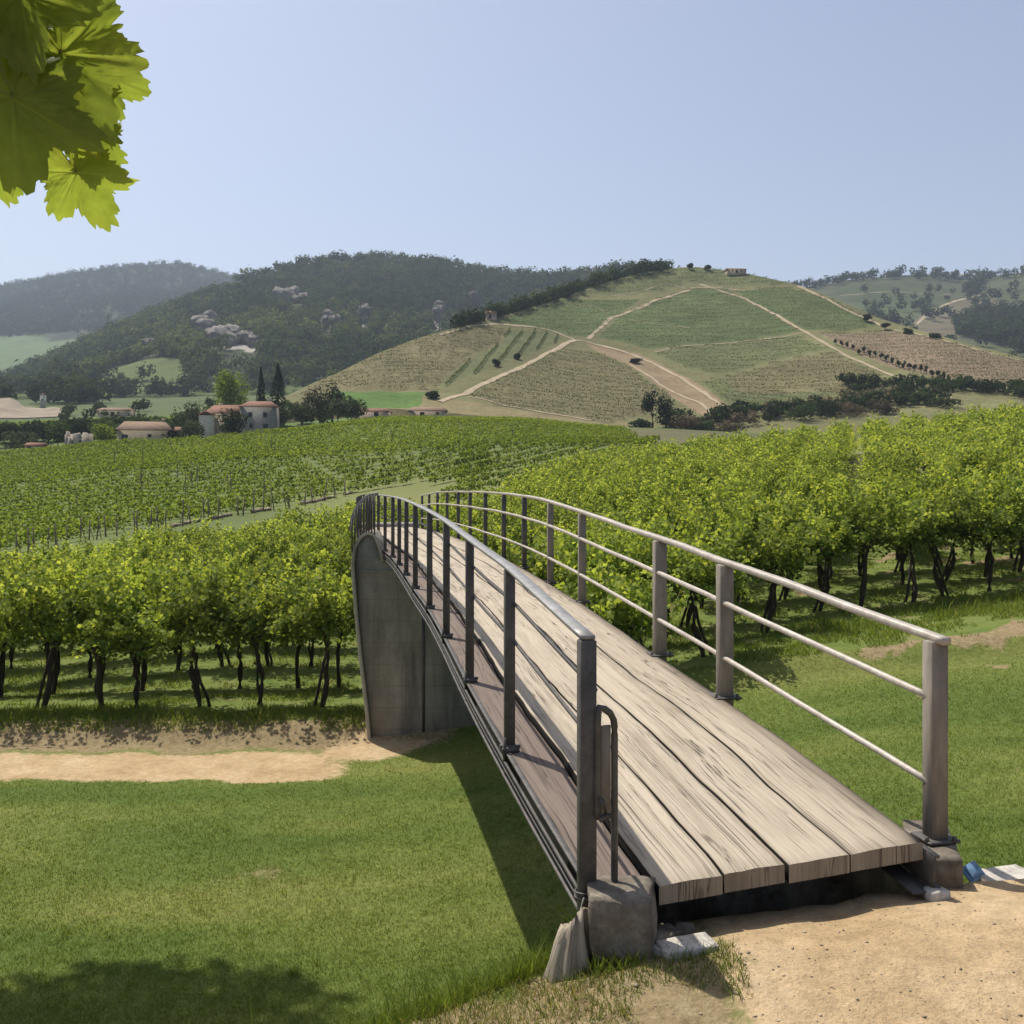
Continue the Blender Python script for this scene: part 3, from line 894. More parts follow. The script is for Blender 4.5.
Vs = []; Ts = []
for nm, poly, col, tint, a, sp, dn in PARCELS:
    p = np.array(poly, float); w = VH.at(p[:, 0], p[:, 1])
    c = w[:, :2].mean(0); rad = np.hypot(*(w[:, :2] - c).T).max() + 5
    a = radians(a); d = np.array([cos(a), sin(a)]); q = np.array([-sin(a), cos(a)])
    I, J = np.meshgrid(np.arange(-rad, rad, .55), np.arange(-rad, rad, sp))
    X = c[0] + I * d[0] + J * q[0]; Y = c[1] + I * d[1] + J * q[1]
    uu, tt = VH.inv(X, Y)
    k = inpoly(uu, VH.row_of(uu, tt), poly) & (tt > 0) & (tt < 1) & (fbm(X * .12, Y * .12, 3) * .5 + .5 + rng.normal(0, .18, X.shape) < dn + .1)
    P = VH.pos(uu[k], tt[k])
    nz = .12 * fbm(P[:, 0] * .05, P[:, 1] * .05, 3)
    V, Q, t = row_clumps(P, d, .7, 1.1, .40, 6, tint + nz, .06)
    Vs.append(V); Ts.append(t)
V = np.vstack(Vs)
o = link('hillside_vines', np_mesh('hillside_vines', V, np.arange(len(V)).reshape(-1, 4), False, dict(tint=np.concatenate(Ts))), M_HILLVINE)
tag(o, 'rows of vines across the parcels of the round hill', 'vineyard', kind='stuff')

# ------------------------------------------------------------------ woods on the far hills
def wood(name, label, P, sz, tint, mat, per=46, tall=1.25):
    n = len(P)
    C = np.repeat(P, per, 0); s = np.repeat(sz, per)
    D = rng.normal(size=(n * per, 3)); D /= np.linalg.norm(D, axis=1)[:, None]
    D[:, 2] = D[:, 2] * .75 + .25
    rad = s * rng.uniform(.62, 1.05, n * per) * .5
    lump = 1 + .25 * np.sin(D[:, 0] * 5 + np.repeat(rng.uniform(0, 6, n), per)) * np.cos(D[:, 1] * 4 + np.repeat(rng.uniform(0, 6, n), per))
    C = C + D * (rad * lump)[:, None] * [1, 1, tall]
    C[:, 2] += s * .55
    N = D + rng.normal(0, .28, D.shape)
    V, Q, t = leaf_quads(C, N, s * rng.uniform(.17, .29, n * per), np.clip(np.repeat(tint, per) + rng.normal(0, .12, n * per), 0, 1))
    o = link(name, np_mesh(name, V, Q, False, dict(tint=t)), mat)
    return tag(o, label, 'woods', kind='stuff')

n = 19000
u = rng.uniform(-60, 745, n); t = rng.beta(1.25, 1.0, n)
row = FH.row_of(u, t)
P = FH.pos(u, t)
k = np.ones(n, bool)
for (a, b, ra, rb) in ROCKS: k &= ~((((u - a) / (ra * 1.2)) ** 2 + ((row - b - 7) / (rb + 8)) ** 2 < 1.0) & (rng.random(n) < .93))
for g_ in GLADES: k &= ~inpoly(u, row, g_)
k &= ~((row > 384) & (rng.random(n) < .6))
k &= (fbm(P[:, 0] * .012, P[:, 1] * .012, 3) > -.42) | (rng.random(n) < .25)
P = P[k]; m = len(P)
tn = np.clip(.40 + .8 * fbm(P[:, 0] * .009 + 4, P[:, 1] * .009, 4) + rng.normal(0, .22, m), 0, 1)
wood('forest', 'dense dark woodland covering the big rounded hill', P, rng.gamma(9, .58, m) + 2.2, tn, M_FOREST, 50)
# wood running along the top edge of the vineyard hill
n = 900
e = np.array([(455, 327), (500, 309), (535, 301), (570, 289), (605, 276), (640, 266), (668, 263)], float)
s_ = rng.random(n)
u = np.interp(s_, np.linspace(0, 1, len(e)), e[:, 0])
t = 1.0 + rng.uniform(-.02, .32, n)
P = VH.pos(u + rng.normal(0, 1, n), t)
P[:, 2] += np.maximum(0, (t - 1)) * 40 * (.2 + s_) 
wood('hilltop_wood', 'dark wood along the top edge of the vineyard hill', P, rng.uniform(3.2, 6.0, n), np.clip(rng.normal(.35, .15, n), 0, 1), M_FOREST, 50)
# woods on the eastern hills and the distant hill
n = 5200
u = rng.uniform(770, 1300, n); t = rng.random(n); row = RH.row_of(u, t)
k = np.zeros(n, bool)
for p in RF: k |= inpoly(u, row, p)
k |= (t > .93) & (rng.random(n) < .5)
k |= (rng.random(n) < .10) & (fbm(u * .02, row * .06, 3) > .05)
P = RH.pos(u[k], t[k])
wood('eastern_woods', 'patches of dark trees on the hazy eastern hills', P, rng.uniform(6, 12, k.sum()), np.clip(rng.normal(.3, .15, k.sum()), 0, 1), M_FOREST, 70)
n = 6000
u = rng.uniform(-150, 300, n); t = .36 + .635 * rng.random(n)
P = LH.pos(u, t); P[:, 2] -= 2
wood('distant_woods', 'blue hazy woodland on the most distant hill', P, rng.uniform(8, 14, n), np.clip(rng.normal(.3, .12, n), 0, 1), M_FOREST, 34)

# ------------------------------------------------------------------ single trees and bushes, each a thing
def make_tree(name, label, cat, loc, h, w, mat, trunk=.25, n=700, leaf=.5, shape='round', group=None, tint=.5, seed=None, lumps=9, flat=1.0):
    r = np.random.default_rng(seed if seed is not None else int(abs(loc[0] * 131 + loc[1] * 17)) + int(h * 10))
    o = empty(name, loc, label, cat, group)
    tb = MB()
    th = h * trunk
    hh = h * (.9 if shape == 'cone' else .72)
    P = np.column_stack([r.normal(0, .04 * w, 6), r.normal(0, .04 * w, 6), np.linspace(-.3, hh, 6)]); P[0, :2] = 0
    tb.tube(P, np.linspace(.045 * h ** .8 + .05, .02, 6), 7)
    C = []; N = []
    if shape == 'cone':
        z = r.uniform(.02, 1, n) ** 1.15
        prof = np.interp(z, [0, .08, .3, .7, 1], [.45, .85, 1, .62, .04])
        a = r.uniform(0, 2 * pi, n)
        rr = prof * w / 2 * np.sqrt(r.uniform(.35, 1, n)) * (1 + .12 * np.sin(a * 3 + z * 9))
        C = np.column_stack([rr * np.cos(a), rr * np.sin(a), th + z * (h - th)])
        N = np.column_stack([np.cos(a), np.sin(a), .5 + 0 * a]) + r.normal(0, .4, (n, 3))
        tn = r.normal(tint, .14, n)
    else:
        cs = []
        for i in range(lumps):
            d = r.normal(size=3); d /= np.linalg.norm(d)
            q = r.uniform(.25, .62)
            c = np.array([d[0] * w / 2 * q, d[1] * w / 2 * q, th + (h - th) * (.5 + .5 * d[2] * q * flat)])
            cs.append((c, r.uniform(.36, .55)))
        for i in range(5):
            c = cs[i % len(cs)][0]
            t = np.linspace(0, 1, 5)[:, None]
            b0 = P[2 + i % 3]
            tb.tube(b0 * (1 - t) + c * t + r.normal(0, .02 * w, (5, 3)), np.linspace(.02 * h ** .8, .012, 5), 5)
        per = n // lumps
        tn = []
        for c, s in cs:
            d = r.normal(size=(per, 3)); d /= np.linalg.norm(d, axis=1)[:, None]
            rad = r.uniform(.45, 1.05, per) ** .6
            C.append(c + d * rad[:, None] * np.array([w / 2 * s, w / 2 * s, (h - th) / 2 * s * 1.05]))
            N.append(d + r.normal(0, .5, (per, 3)) + [0, 0, .25])
            tn.append(r.normal(tint + r.normal(0, .09), .13, per))
        C = np.vstack(C); N = np.vstack(N); tn = np.concatenate(tn)
        if trunk < .1: C[:, 2] = C[:, 2] * 1.18 - .2 * h
        C[:, 2] = np.maximum(C[:, 2], .02 * h * r.uniform(0, 4, len(C)))
    tb.build('trunk', M_BARK, o, True, rel=False)
    V, Q, t = leaf_quads(C, N, leaf * r.uniform(.6, 1.3, len(C)), np.clip(tn, 0, 1))
    link('crown', np_mesh('crown', V, Q, False, dict(tint=t)), mat, o)
    return o
def gpt(u, Y): 
    x = (u - CX) / FPX * Y
    return (x, Y, float(ground(np.array([x]), np.array([float(Y)]))[0]) - .1)
def hpt(hill, u, row):
    return tuple(hill.at(np.array([u]), np.array([row]))[0])
# trees about the farm
T_ = make_tree
T_('broadleaf_tree', 'big bright green round tree behind the red roofed farmhouse', 'tree', gpt(233, 236), 15.5, 11.5, M_BRIGHT, .10, 2600, .55, tint=.8, lumps=13)
T_('cypress_tree', 'slim dark cypress, shorter of the pair by the tower house', 'tree', gpt(261, 232), 14.5, 2.6, M_DARKTREE, .02, 1500, .4, 'cone', 'cypresses by the tower house')
T_('cypress_tree', 'tall wide dark cypress right behind the tower house', 'tree', gpt(278, 228), 15.2, 4.4, M_DARKTREE, .02, 2000, .42, 'cone', 'cypresses by the tower house')
bushes = [
    (197, 224, 7.5, 8.5, M_OLIVE, .35, 'grey green bushy tree left of the white gabled farmhouse', 'olive_tree'),
    (181, 222, 5.0, 6.0, M_TREE, .25, 'low dark tree behind the tan barn roof', 'broadleaf_tree'),
    (231, 206, 5.2, 5.6, M_DARKTREE, .8, 'dark bush hiding the front of the red roofed farmhouse', 'bush'),
    (194, 208, 4.0, 5.2, M_OLIVE, .2, 'dark green bush between the tan barn and the farmhouse', 'bush'),
    (105, 212, 5.0, 4.6, M_BRIGHT, .95, 'bright yellow green bush beside the tan barn', 'bush'),
    (172, 208, 2.6, 5.0, M_DARKTREE, .7, 'low dark bush in front of the tan barn roof', 'bush'),
    (302, 214, 5.6, 6.4, M_OLIVE, .6, 'pale green rounded tree nearest the tower house', 'olive_tree'),
    (318, 220, 7.4, 6.5, M_OLIVE, .3, 'grey green tree in the middle of the grove right of the tower house', 'olive_tree'),
    (333, 226, 8.2, 5.0, M_DARKTREE, .9, 'tall dark tree at the back of the grove', 'broadleaf_tree'),
    (338, 216, 5.4, 4.6, M_OLIVE, .55, 'small silvery tree at the front of the grove', 'olive_tree'),
    (353, 221, 5.4, 6.4, M_DARKTREE, .95, 'dark bushy tree at the right end of the grove', 'broadleaf_tree'),
    (302, 245, 4.6, 6.0, M_TREE, .35, 'dark tree below the long ochre roof', 'broadleaf_tree'),
    (288, 207, 1.8, 3.0, M_DARKTREE, .7, 'low shrub at the foot of the tower house', 'bush'),
    (12, 205, 4.4, 9.0, M_OLIVE, .3, 'wide grey green tree at the left edge of the valley', 'olive_tree'),
    (48, 238, 4.4, 6.0, M_DARKTREE, .8, 'dark valley tree left of the ruined house', 'broadleaf_tree'),
    (6, 228, 5.4, 7.0, M_DARKTREE, .9, 'dark tall tree behind the grey green valley tree', 'broadleaf_tree'),
    (38, 234, 4.2, 7.0, M_DARKTREE, .7, 'dark tree in the hedge belt above the pink roof', 'broadleaf_tree'),
    (78, 240, 4.4, 7.0, M_DARKTREE, .8, 'dark tree in the hedge belt above the ruined house', 'broadleaf_tree'),
    (116, 240, 4.6, 7.5, M_DARKTREE, .75, 'dark tree in the hedge belt behind the yellow green bush', 'broadleaf_tree'),
    (150, 240, 4.6, 7.5, M_DARKTREE, .8, 'dark tree in the hedge belt behind the tan barn', 'broadleaf_tree'),
    (60, 218, 5.0, 7.0, M_TREE, .3, 'green tree between pink roof and ruined house', 'broadleaf_tree'),
]
for (u, Y, h, w, m, tn, lab, nm) in bushes:
    T_(nm, lab, 'bush' if nm == 'bush' else 'tree', gpt(u, Y), h * 1.22, w * 1.3, m, .06 if nm == 'bush' else .14, 1000, .5, tint=tn, group='trees about the farm')
# valley woods between the farm and the forest hill
n = 330
u = np.concatenate([rng.normal(70, 16, 70), rng.uniform(60, 210, 80), rng.uniform(-120, 10, 60), rng.uniform(60, 330, 120)])
Y = np.concatenate([rng.uniform(440, 500, 70), rng.uniform(540, 640, 80), rng.uniform(400, 560, 60), rng.uniform(570, 700, 120)])
X = (u - CX) / FPX * Y
wood('valley_woods', 'dark clumps of trees on the valley floor before the hill', np.stack([X, Y, ground(X, Y) - .5], 1), rng.uniform(5, 11, n), np.clip(rng.normal(.4, .16, n), 0, 1), M_FOREST, 70)
def belt(name, label, hill, pts, w, n, size, mat, tint, per=60):
    p = np.array(pts, float); q = np.sort(rng.random(n)) * (len(p) - 1)
    a = np.interp(q, np.arange(len(p)), p[:, 0]) + rng.normal(0, 1.5, n); b = np.interp(q, np.arange(len(p)), p[:, 1]) + rng.normal(0, w, n)
    if hill: P = hill.at(a, b)
    else:
        X = (a - CX) / FPX * b; P = np.stack([X, b, ground(X, b)], 1)
    P[:, 2] -= .3
    o = wood(name, label, P, rng.uniform(.6, 1.3, n) * size, np.clip(tint + rng.normal(0, .15, n), 0, 1), mat, per, .95)
    return o
belt('hedgerow', 'dark hedgerow along the lower edge of the terraces', VH, [(660, 424), (700, 425), (742, 416), (800, 414), (850, 408), (905, 404), (950, 402)], 3.0, 150, 3.2, M_FOREST, .25)
belt('hedgerow', 'dark hedgerow under the pinkish vines at the right', VH, [(842, 388), (880, 388), (930, 388), (980, 391), (1040, 396), (1100, 400)], 1.8, 110, 3.4, M_FOREST, .2)
belt('scrub', 'brown scrub before the terraces', VH, [(680, 432), (730, 424), (790, 412), (850, 404), (900, 398)], 2.5, 70, 2.8, M_BROWNBUSH, .3)
belt('hedgerow', 'dark belt of trees across the valley left of the farm', None, [(-40, 240), (30, 243), (80, 244), (120, 244), (165, 243)], 3.0, 110, 4.2, M_FOREST, .3, 90)
belt('hedgerow', 'bushy growth around the farm buildings', None, [(100, 226), (160, 226), (195, 232), (240, 240), (300, 236), (350, 232)], 4, 60, 5.0, M_FOREST, .5, 90)
belt('hedgerow', 'scattered hedges on the valley floor by the green strip', None, [(60, 330), (110, 350), (180, 345), (250, 330), (320, 320), (410, 300)], 18, 30, 4.0, M_FOREST, .45, 70)
# trees at the foot of the vineyard hill
fb = [(652, 428, 9, 5.4, M_DARKTREE, .8, 'taller dark tree of the pair at the foot of the hill', 'broadleaf_tree'),
      (666, 428, 8.4, 5.0, M_DARKTREE, .9, 'second dark tree of the pair at the foot of the hill', 'broadleaf_tree'),
      (640, 432, 3.2, 6, M_DARKTREE, .6, 'low dark bush left of the pair of trees', 'bush'),
      (684, 436, 5.4, 7, M_BROWNBUSH, .3, 'brownish dry bush right of the pair of trees', 'bush'),
      (702, 436, 4.6, 6, M_TREE, .2, 'green bush behind the brownish dry bush', 'bush'),
      (730, 436, 3.6, 8, M_BROWNBUSH, .2, 'long low brown thicket above the vine tops', 'bush'),
      (768, 418, 4.0, 5, M_DARKTREE, .7, 'dark round bush at the lower end of the terraces', 'bush'),
      (800, 420, 4.6, 8, M_TREE, .15, 'dark green bush in the middle of the hillfoot hedge', 'bush'),
      (826, 416, 4.6, 8, M_DARKTREE, .9, 'thick dark hedge bush beside the brown thicket', 'bush'),
      (850, 415, 4.4, 9, M_BROWNBUSH, .35, 'brown leafless thicket in the hillfoot hedge', 'bush'),
      (884, 412, 4.4, 8, M_BROWNBUSH, .15, 'dark brown thicket just below the pale track', 'bush'),
      (862, 394, 3.4, 8, M_DARKTREE, .7, 'dark hedge bush on the left of the pale track', 'bush'),
      (905, 394, 3.4, 8, M_DARKTREE, .8, 'dark hedge bush on the terrace edge right of the track', 'bush'),
      (950, 392, 4.0, 10, M_TREE, .1, 'wide dark hedge bush under the pinkish vines', 'bush'),
      (985, 394, 4.0, 9, M_DARKTREE, .9, 'dark hedge bush at the right end of the terrace', 'bush'),
      (1022, 398, 4.2, 10, M_TREE, .12, 'dark bush at the right edge of the terrace hedge', 'bush'),
      (940, 408, 3.0, 10, M_TREE, .2, 'low green bush above the sunny vine tops', 'bush'),
      (496, 366, 2.2, 2.6, M_DARKTREE, .7, 'small dark bush in the green rows', 'bush'),
      (517, 359, 2.0, 1.8, M_DARKTREE, .6, 'single round bush beside the hill track', 'bush'),
      (636, 364, 1.6, 4.0, M_DARKTREE, .6, 'dark shrub on the bare tan slope', 'bush'),
      (432, 398, 2.0, 3.6, M_DARKTREE, .7, 'dark shrub where the hill track meets the valley', 'bush'),
      (690, 270, 3.6, 3.4, M_DARKTREE, .7, 'rounded tree on top of the vineyard hill', 'broadleaf_tree'),
      (708, 271, 3.2, 4.4, M_DARKTREE, .7, 'spreading tree on top of the vineyard hill', 'broadleaf_tree'),
      (885, 330, 2.6, 4.5, M_DARKTREE, .8, 'dark tree where two ridge tracks meet', 'broadleaf_tree'),
      (868, 322, 2.8, 5.0, M_DARKTREE, .8, 'dark hedge tree along the ridge track', 'broadleaf_tree'),
      (908, 334, 2.0, 3.6, M_DARKTREE, .8, 'small dark bush on the ridge beyond the pink rows', 'bush'),
      (936, 338, 1.8, 4.6, M_DARKTREE, .8, 'flat dark bush farther down the ridge', 'bush')]
for (u, row, h, w, m, tn, lab, nm) in fb:
    T_(nm, lab, 'bush' if nm == 'bush' else 'tree', hpt(VH, u, row), h * 1.1, w * (1.25 if nm == 'bush' else 1), m, .05 if nm == 'bush' else .15, 800, .5, tint=tn, group='trees and bushes of the vineyard hill')
# small trees lining the pale track on its right
for i, s_ in enumerate(np.linspace(0, 1, 24)):
    u = 836 + 130 * s_; row = 345 + 44 * s_ + rng.normal(0, .8)
    T_('young_tree', 'small dark tree in the line beside the pale hill track', 'tree', hpt(VH, u, row), rng.uniform(2.0, 3.2), 1.8, M_DARKTREE, .2, 160, .45, tint=.8, group='young trees along the hill track', seed=i, lumps=4)
# ------------------------------------------------------------------ materials of built things
def wood_material(name, pale=(.44, .372, .282), dark=(.20, .158, .112)):
    nt = NT(name)
    uv = nt.attr('grain', 'Vector')                 # x along the plank, y across, z plank number
    sep = nt.node('ShaderNodeSeparateXYZ'); nt.set(sep.inputs[0], uv)
    v = nt.mapping(uv, (.42, 17, 7.3))
    v2 = nt.mapping(uv, (1.5, 95, 3.1))
    v3 = nt.mapping(uv, (.9, 4, 5.7))
    n1 = nt.noise(v, 1.0, 7, .68, dist=.6); n2 = nt.noise(v2, 1.0, 4, .7); n3 = nt.noise(v3, 1.2, 5, .6)
    col = nt.ramp(n1, [(.26, tuple(.72 * c for c in pale)), (.48, pale), (.74, tuple(1.12 * c for c in pale))])
    col = nt.mix(1.0, col, nt.ramp(n2, [(.28, .76), (.5, 1.0), (.75, 1.07)]), 'MULTIPLY')
    n5 = nt.noise(nt.mapping(uv, (6, 260, 2.0)), 1.0, 3, .7)
    col = nt.mix(1.0, col, nt.ramp(n5, [(.3, .84), (.7, 1.08)]), 'MULTIPLY')
    col = nt.mix(nt.ramp(n3, [(.52, 0.0), (.78, .55)]), col, dark)
    # drying cracks along the grain
    v4 = nt.mapping(uv, (.30, 12, 11.0))
    n4 = nt.noise(v4, 1.0, 3, .55, dist=1.2)
    crack = nt.ramp(nt.math('ABSOLUTE', nt.math('SUBTRACT', n4, .5)), [(0.0, .9), (.006, .6), (.014, 0.0)])
    gate = nt.ramp(nt.noise(nt.mapping(uv, (.8, 3, 9)), 1.0, 2), [(.40, 0.0), (.52, .9)])
    crack = nt.math('MULTIPLY', crack, gate)
    col = nt.mix(crack, col, (.045, .034, .024))
    # knots
    vo = nt.node('ShaderNodeTexVoronoi'); nt.set(vo.inputs['Vector'], nt.mapping(uv, (1.1, 3.0, 1.0)))
    vo.inputs['Scale'].default_value = 1.0
    knot = nt.ramp(vo.outputs['Distance'], [(0.0, 1.0), (.05, .8), (.09, 0.0)])
    col = nt.mix(nt.math('MULTIPLY', knot, .8), col, (.07, .045, .028))
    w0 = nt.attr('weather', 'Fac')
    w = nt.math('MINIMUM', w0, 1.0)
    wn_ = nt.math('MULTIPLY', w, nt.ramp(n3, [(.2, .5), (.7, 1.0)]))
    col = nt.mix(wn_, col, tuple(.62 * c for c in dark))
    col = nt.mix(nt.ramp(nt.math('SUBTRACT', w0, 1.0), [(.05, 0.0), (.45, 1.0)]), col, (.016, .012, .009))  # near-black painted on plank sides and undersides for the shade in the gaps
    h = nt.math('SUBTRACT', nt.math('ADD', nt.math('MULTIPLY', n1, .8), nt.math('MULTIPLY', n2, .5)), nt.math('MULTIPLY', crack, 1.5))
    return nt.finish(nt.principled(col, .88, nt.bump(h, .7, .008), .2))
M_DECK = wood_material('weathered_planks')
M_SIDEWOOD = wood_material('brown_side_boards', (.20, .155, .125), (.10, .075, .06))
M_STEEL = simple_mat('dark_weathered_steel', (.060, .055, .050), (.13, .118, .105), 5, .6, .25, .004, .4, .35)
M_POST = simple_mat('grey_weathered_post', (.14, .118, .094), (.28, .245, .20), 4, .8, .4, .004, stretch=(1, 1, .25))
M_RAIL = simple_mat('bare_rail', (.33, .29, .24), (.50, .45, .385), 5, .55, .2, .003, .4, .15)
M_FLATRAIL = simple_mat('grey_flat_rail', (.20, .195, .185), (.32, .31, .295), 5, .5, .2, .003, .4, .3)
def concrete_mat(name, a, b, board=True):
    nt = NT(name)
    pos = nt.geo()
    n = nt.noise(pos, 1.1 if board else 5.0, 7, .68); n2 = nt.noise(nt.mapping(pos, (3, 3, .35)), 1.0, 5, .65); n3 = nt.noise(pos, 26, 4, .7)
    col = nt.ramp(n, [(.3, a), (.7, b)])
    col = nt.mix(nt.ramp(n2, [(.48, 0.0), (.70, .75)]), col, tuple(.38 * c for c in a))
    col = nt.mix(1.0, col, nt.ramp(n3, [(.25, .78), (.75, 1.1)]), 'MULTIPLY')
    h = nt.math('ADD', nt.math('MULTIPLY', n3, .6), n)
    if board:
        sp = nt.node('ShaderNodeSeparateXYZ'); nt.set(sp.inputs[0], pos)
        fr = nt.math('FRACT', nt.math('MULTIPLY', sp.outputs[2], 2.2))
        ln = nt.ramp(fr, [(0.0, 1.0), (.03, 0.0)])
        col = nt.mix(nt.math('MULTIPLY', ln, .35), col, tuple(.4 * c for c in a))
        h = nt.math('SUBTRACT', h, ln)
    return nt.finish(nt.principled(col, .92, nt.bump(h, .5, .02), .2))
M_PIER = concrete_mat('board_marked_concrete', (.20, .182, .15), (.34, .31, .26))
M_RIM = concrete_mat('pale_concrete', (.38, .34, .27), (.52, .47, .385), False)
M_BLOCK = concrete_mat('stained_block', (.07, .056, .042), (.31, .265, .205), False)
M_STONE = simple_mat('pale_stone', (.34, .31, .265), (.56, .52, .45), 6, .9, .5, .02)

# ------------------------------------------------------------------ the footbridge
dz = smcurve([4.5, 5.5, 6.4, 8.15, 10, 12, 14, 16.5, 20, 25, 30, 36], [-1.925, -1.83, -1.735, -1.665, -1.615, -1.585, -1.58, -1.595, -1.64, -1.72, -1.85, -2.08], .6)
lx = smcurve([4.5, 6.4, 8.1, 9.94, 11.8, 13.7, 16.4, 19.6, 22, 28, 32, 36, 38], [.42, -.03, -.35, -.65, -.966, -1.33, -1.79, -2.36, -2.9, -4.05, -4.85, -5.6, -6.0], .7)
rx = smcurve([5, 6, 7, 8, 9, 12, 14, 17, 20, 24, 28, 32, 36, 38], [2.09, 1.86, 1.66, 1.46, 1.27, .83, .52, .08, -.42, -1.12, -1.85, -2.6, -3.35, -3.7], .5)
ltop = smcurve([4.6, 6.4, 8.1, 9.94, 11.8, 13.7, 16.4, 19.6, 25, 30, 36], [-.785, -.627, -.567, -.52, -.50, -.48, -.49, -.53, -.62, -.75, -1.0], .4)
rtop = smcurve([5.4, 7.5, 8.95, 12.1, 14.1, 17, 20, 25, 30, 36], [-.918, -.70, -.627, -.53, -.46, -.445, -.47, -.56, -.68, -.95], .4)
YE = 37.2
bridge = empty('footbridge', (1.3, 4.8, -2.1), 'arched footbridge of pale weathered planks with steel railings on a concrete pier', 'bridge')

# deck cross lines: parameter s along the bridge; left edge at Y = yl(s), right edge at Y = yl + skew that dies out
def deck_pt(y, f):
    """y: distance of the left edge station; f 0 left .. 1 right"""
    yl = y; yr = y + .52
    L = np.array([lx(yl), yl]); R_ = np.array([rx(yr), yr])
    p = L + (R_ - L) * f
    return np.array([p[0], p[1], float(dz(p[1]))])
def deck_pts(y, f):
    y = np.asarray(y, float); f = np.broadcast_to(f, y.shape)
    L = np.stack([lx(y), y], -1); R_ = np.stack([rx(y + .52), y + .52], -1)
    p = L + (R_ - L) * f[..., None]
    return np.concatenate([p, dz(p[..., 1])[..., None]], -1)
S = np.concatenate([np.arange(4.52, 12, .07), np.arange(12, 20, .16), np.arange(20, YE + .1, .4)])
edges = [.155, .352, .545, .755, 1.0]
mb = MB()
def plank(mb, f0, f1, S, gap, th, drop, pid, wmul, y0, rag=.0):
    s = np.concatenate([[y0], S[S > y0 + .03]])
    wob0 = .017 * fbm(s * 1.1 + pid * 7.1, s * 0 + pid, 5); wob1 = .017 * fbm(s * 1.1 + (pid + 1) * 7.1, s * 0 + pid + 1, 5)
    fa = f0 + gap / 2 + wob0; fb = f1 - gap / 2 + (wob1 if f1 < 1 else .004 * fbm(s * 3, s * 0 + 3, 3))
    fr = np.array([0, .012, .08, .3, .5, .7, .92, .988, 1.0])
    zz = np.array([-.007, -.001, 0, .002, .002, .002, 0, -.001, -.007]) - drop
    V = []; G = []; Wt = []
    for q, z in zip(fr, zz):
        f = fa + (fb - fa) * q
        p = deck_pts(s, f)
        p[:, 2] += z + .005 * fbm(s * 1.7 + q * 3, s * 0 + pid * 5 + q * 6, 3)
        V.append(p); G.append(np.column_stack([s, np.full(len(s), pid * 1.37 + q * (f1 - f0) * 2.1), np.full(len(s), pid * 3.7)]))
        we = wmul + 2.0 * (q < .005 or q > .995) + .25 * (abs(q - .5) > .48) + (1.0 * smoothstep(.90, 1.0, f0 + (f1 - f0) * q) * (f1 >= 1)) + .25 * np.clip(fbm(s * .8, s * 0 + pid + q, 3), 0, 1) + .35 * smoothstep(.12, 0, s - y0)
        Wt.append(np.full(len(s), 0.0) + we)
    for q, z in ((1.0, -th), (0.0, -th)):
        f = fa + (fb - fa) * q
        p = deck_pts(s, f); p[:, 2] += z - drop
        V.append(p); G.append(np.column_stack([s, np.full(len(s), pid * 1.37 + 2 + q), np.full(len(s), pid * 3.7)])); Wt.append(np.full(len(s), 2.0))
    m = len(V); n = len(s)
    Vv = np.stack(V, 1).reshape(-1, 3)
    i = np.arange(n - 1)[:, None] * m; k = np.arange(m)[None, :]; k2 = (k + 1) % m
    Q = np.stack([i + k, i + k2, i + m + k2, i + m + k], -1).reshape(-1, 4)
    G = np.stack(G, 1).reshape(-1, 3); W_ = np.stack(Wt, 1).reshape(-1)
    # end caps: own vertices so that the end grain reads
    c = len(Vv); cap = Vv[:m].copy(); capg = np.column_stack([cap[:, 2] * 1.5, cap[:, 0] * 1.2, np.full(m, pid + 40.0)])
    Vv = np.vstack([Vv, cap]); G = np.vstack([G, capg]); W_ = np.concatenate([W_, np.full(m, .6)])
    Tt = [(c, c + j + 1, c + j) for j in range(1, m - 1)]
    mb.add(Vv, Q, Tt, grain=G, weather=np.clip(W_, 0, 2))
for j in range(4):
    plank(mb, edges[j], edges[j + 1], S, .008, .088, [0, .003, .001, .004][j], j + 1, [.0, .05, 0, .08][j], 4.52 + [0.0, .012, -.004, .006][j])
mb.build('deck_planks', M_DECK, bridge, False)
mb = MB()
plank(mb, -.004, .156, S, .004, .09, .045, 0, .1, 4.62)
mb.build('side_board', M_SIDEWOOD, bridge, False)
# smooth shade the tops a little via auto: keep facets small instead
def along(y, f, off=(0, 0), dzv=0.0):
    p = deck_pts(y, f); p[..., 2] += dzv
    return p
SS = np.concatenate([np.arange(4.45, 12, .2), np.arange(12, YE, .5)])
def lateral(P):
    T = np.gradient(P, axis=0); T[:, 2] = 0; T /= np.linalg.norm(T, axis=1)[:, None]
    return np.stack([T[:, 1], -T[:, 0], 0 * T[:, 0]], 1)       # to the right
# edge beams: web with flanges
for side, f, sg in (('l', 0.0, -1), ('r', 1.0, 1)):
    b = MB()
    P = along(SS, f); Rt = lateral(P)
    b.tube(P + Rt * (.002 * sg) + [0, 0, -.125], 1, flat=(.012, .16))
    b.tube(P + Rt * (.018 * sg) + [0, 0, -.045], 1, flat=(.032, .014))
    b.tube(P + Rt * (.022 * sg) + [0, 0, -.205], 1, flat=(.042, .014))
    b.tube(P + Rt * (-.06 * sg) + [0, 0, -.218], 1, flat=(.11, .012))
    if sg < 0:
        b.tube(P + Rt * (.040 * sg) + [0, 0, -.10], .011, 6)
        b.tube(P + Rt * (.036 * sg) + [0, 0, -.15], .008, 6)
    b.build('edge_beam', M_STEEL, bridge, True)
b = MB()
for y in np.arange(5.0, YE, 1.0):
    a = deck_pt(y, .03); c = deck_pt(y, .97)
    P = np.linspace(a, c, 4) + [0, 0, -.205]
    b.tube(P, 1, flat=(.10, .10))
b.build('cross_beams', M_STEEL, bridge)

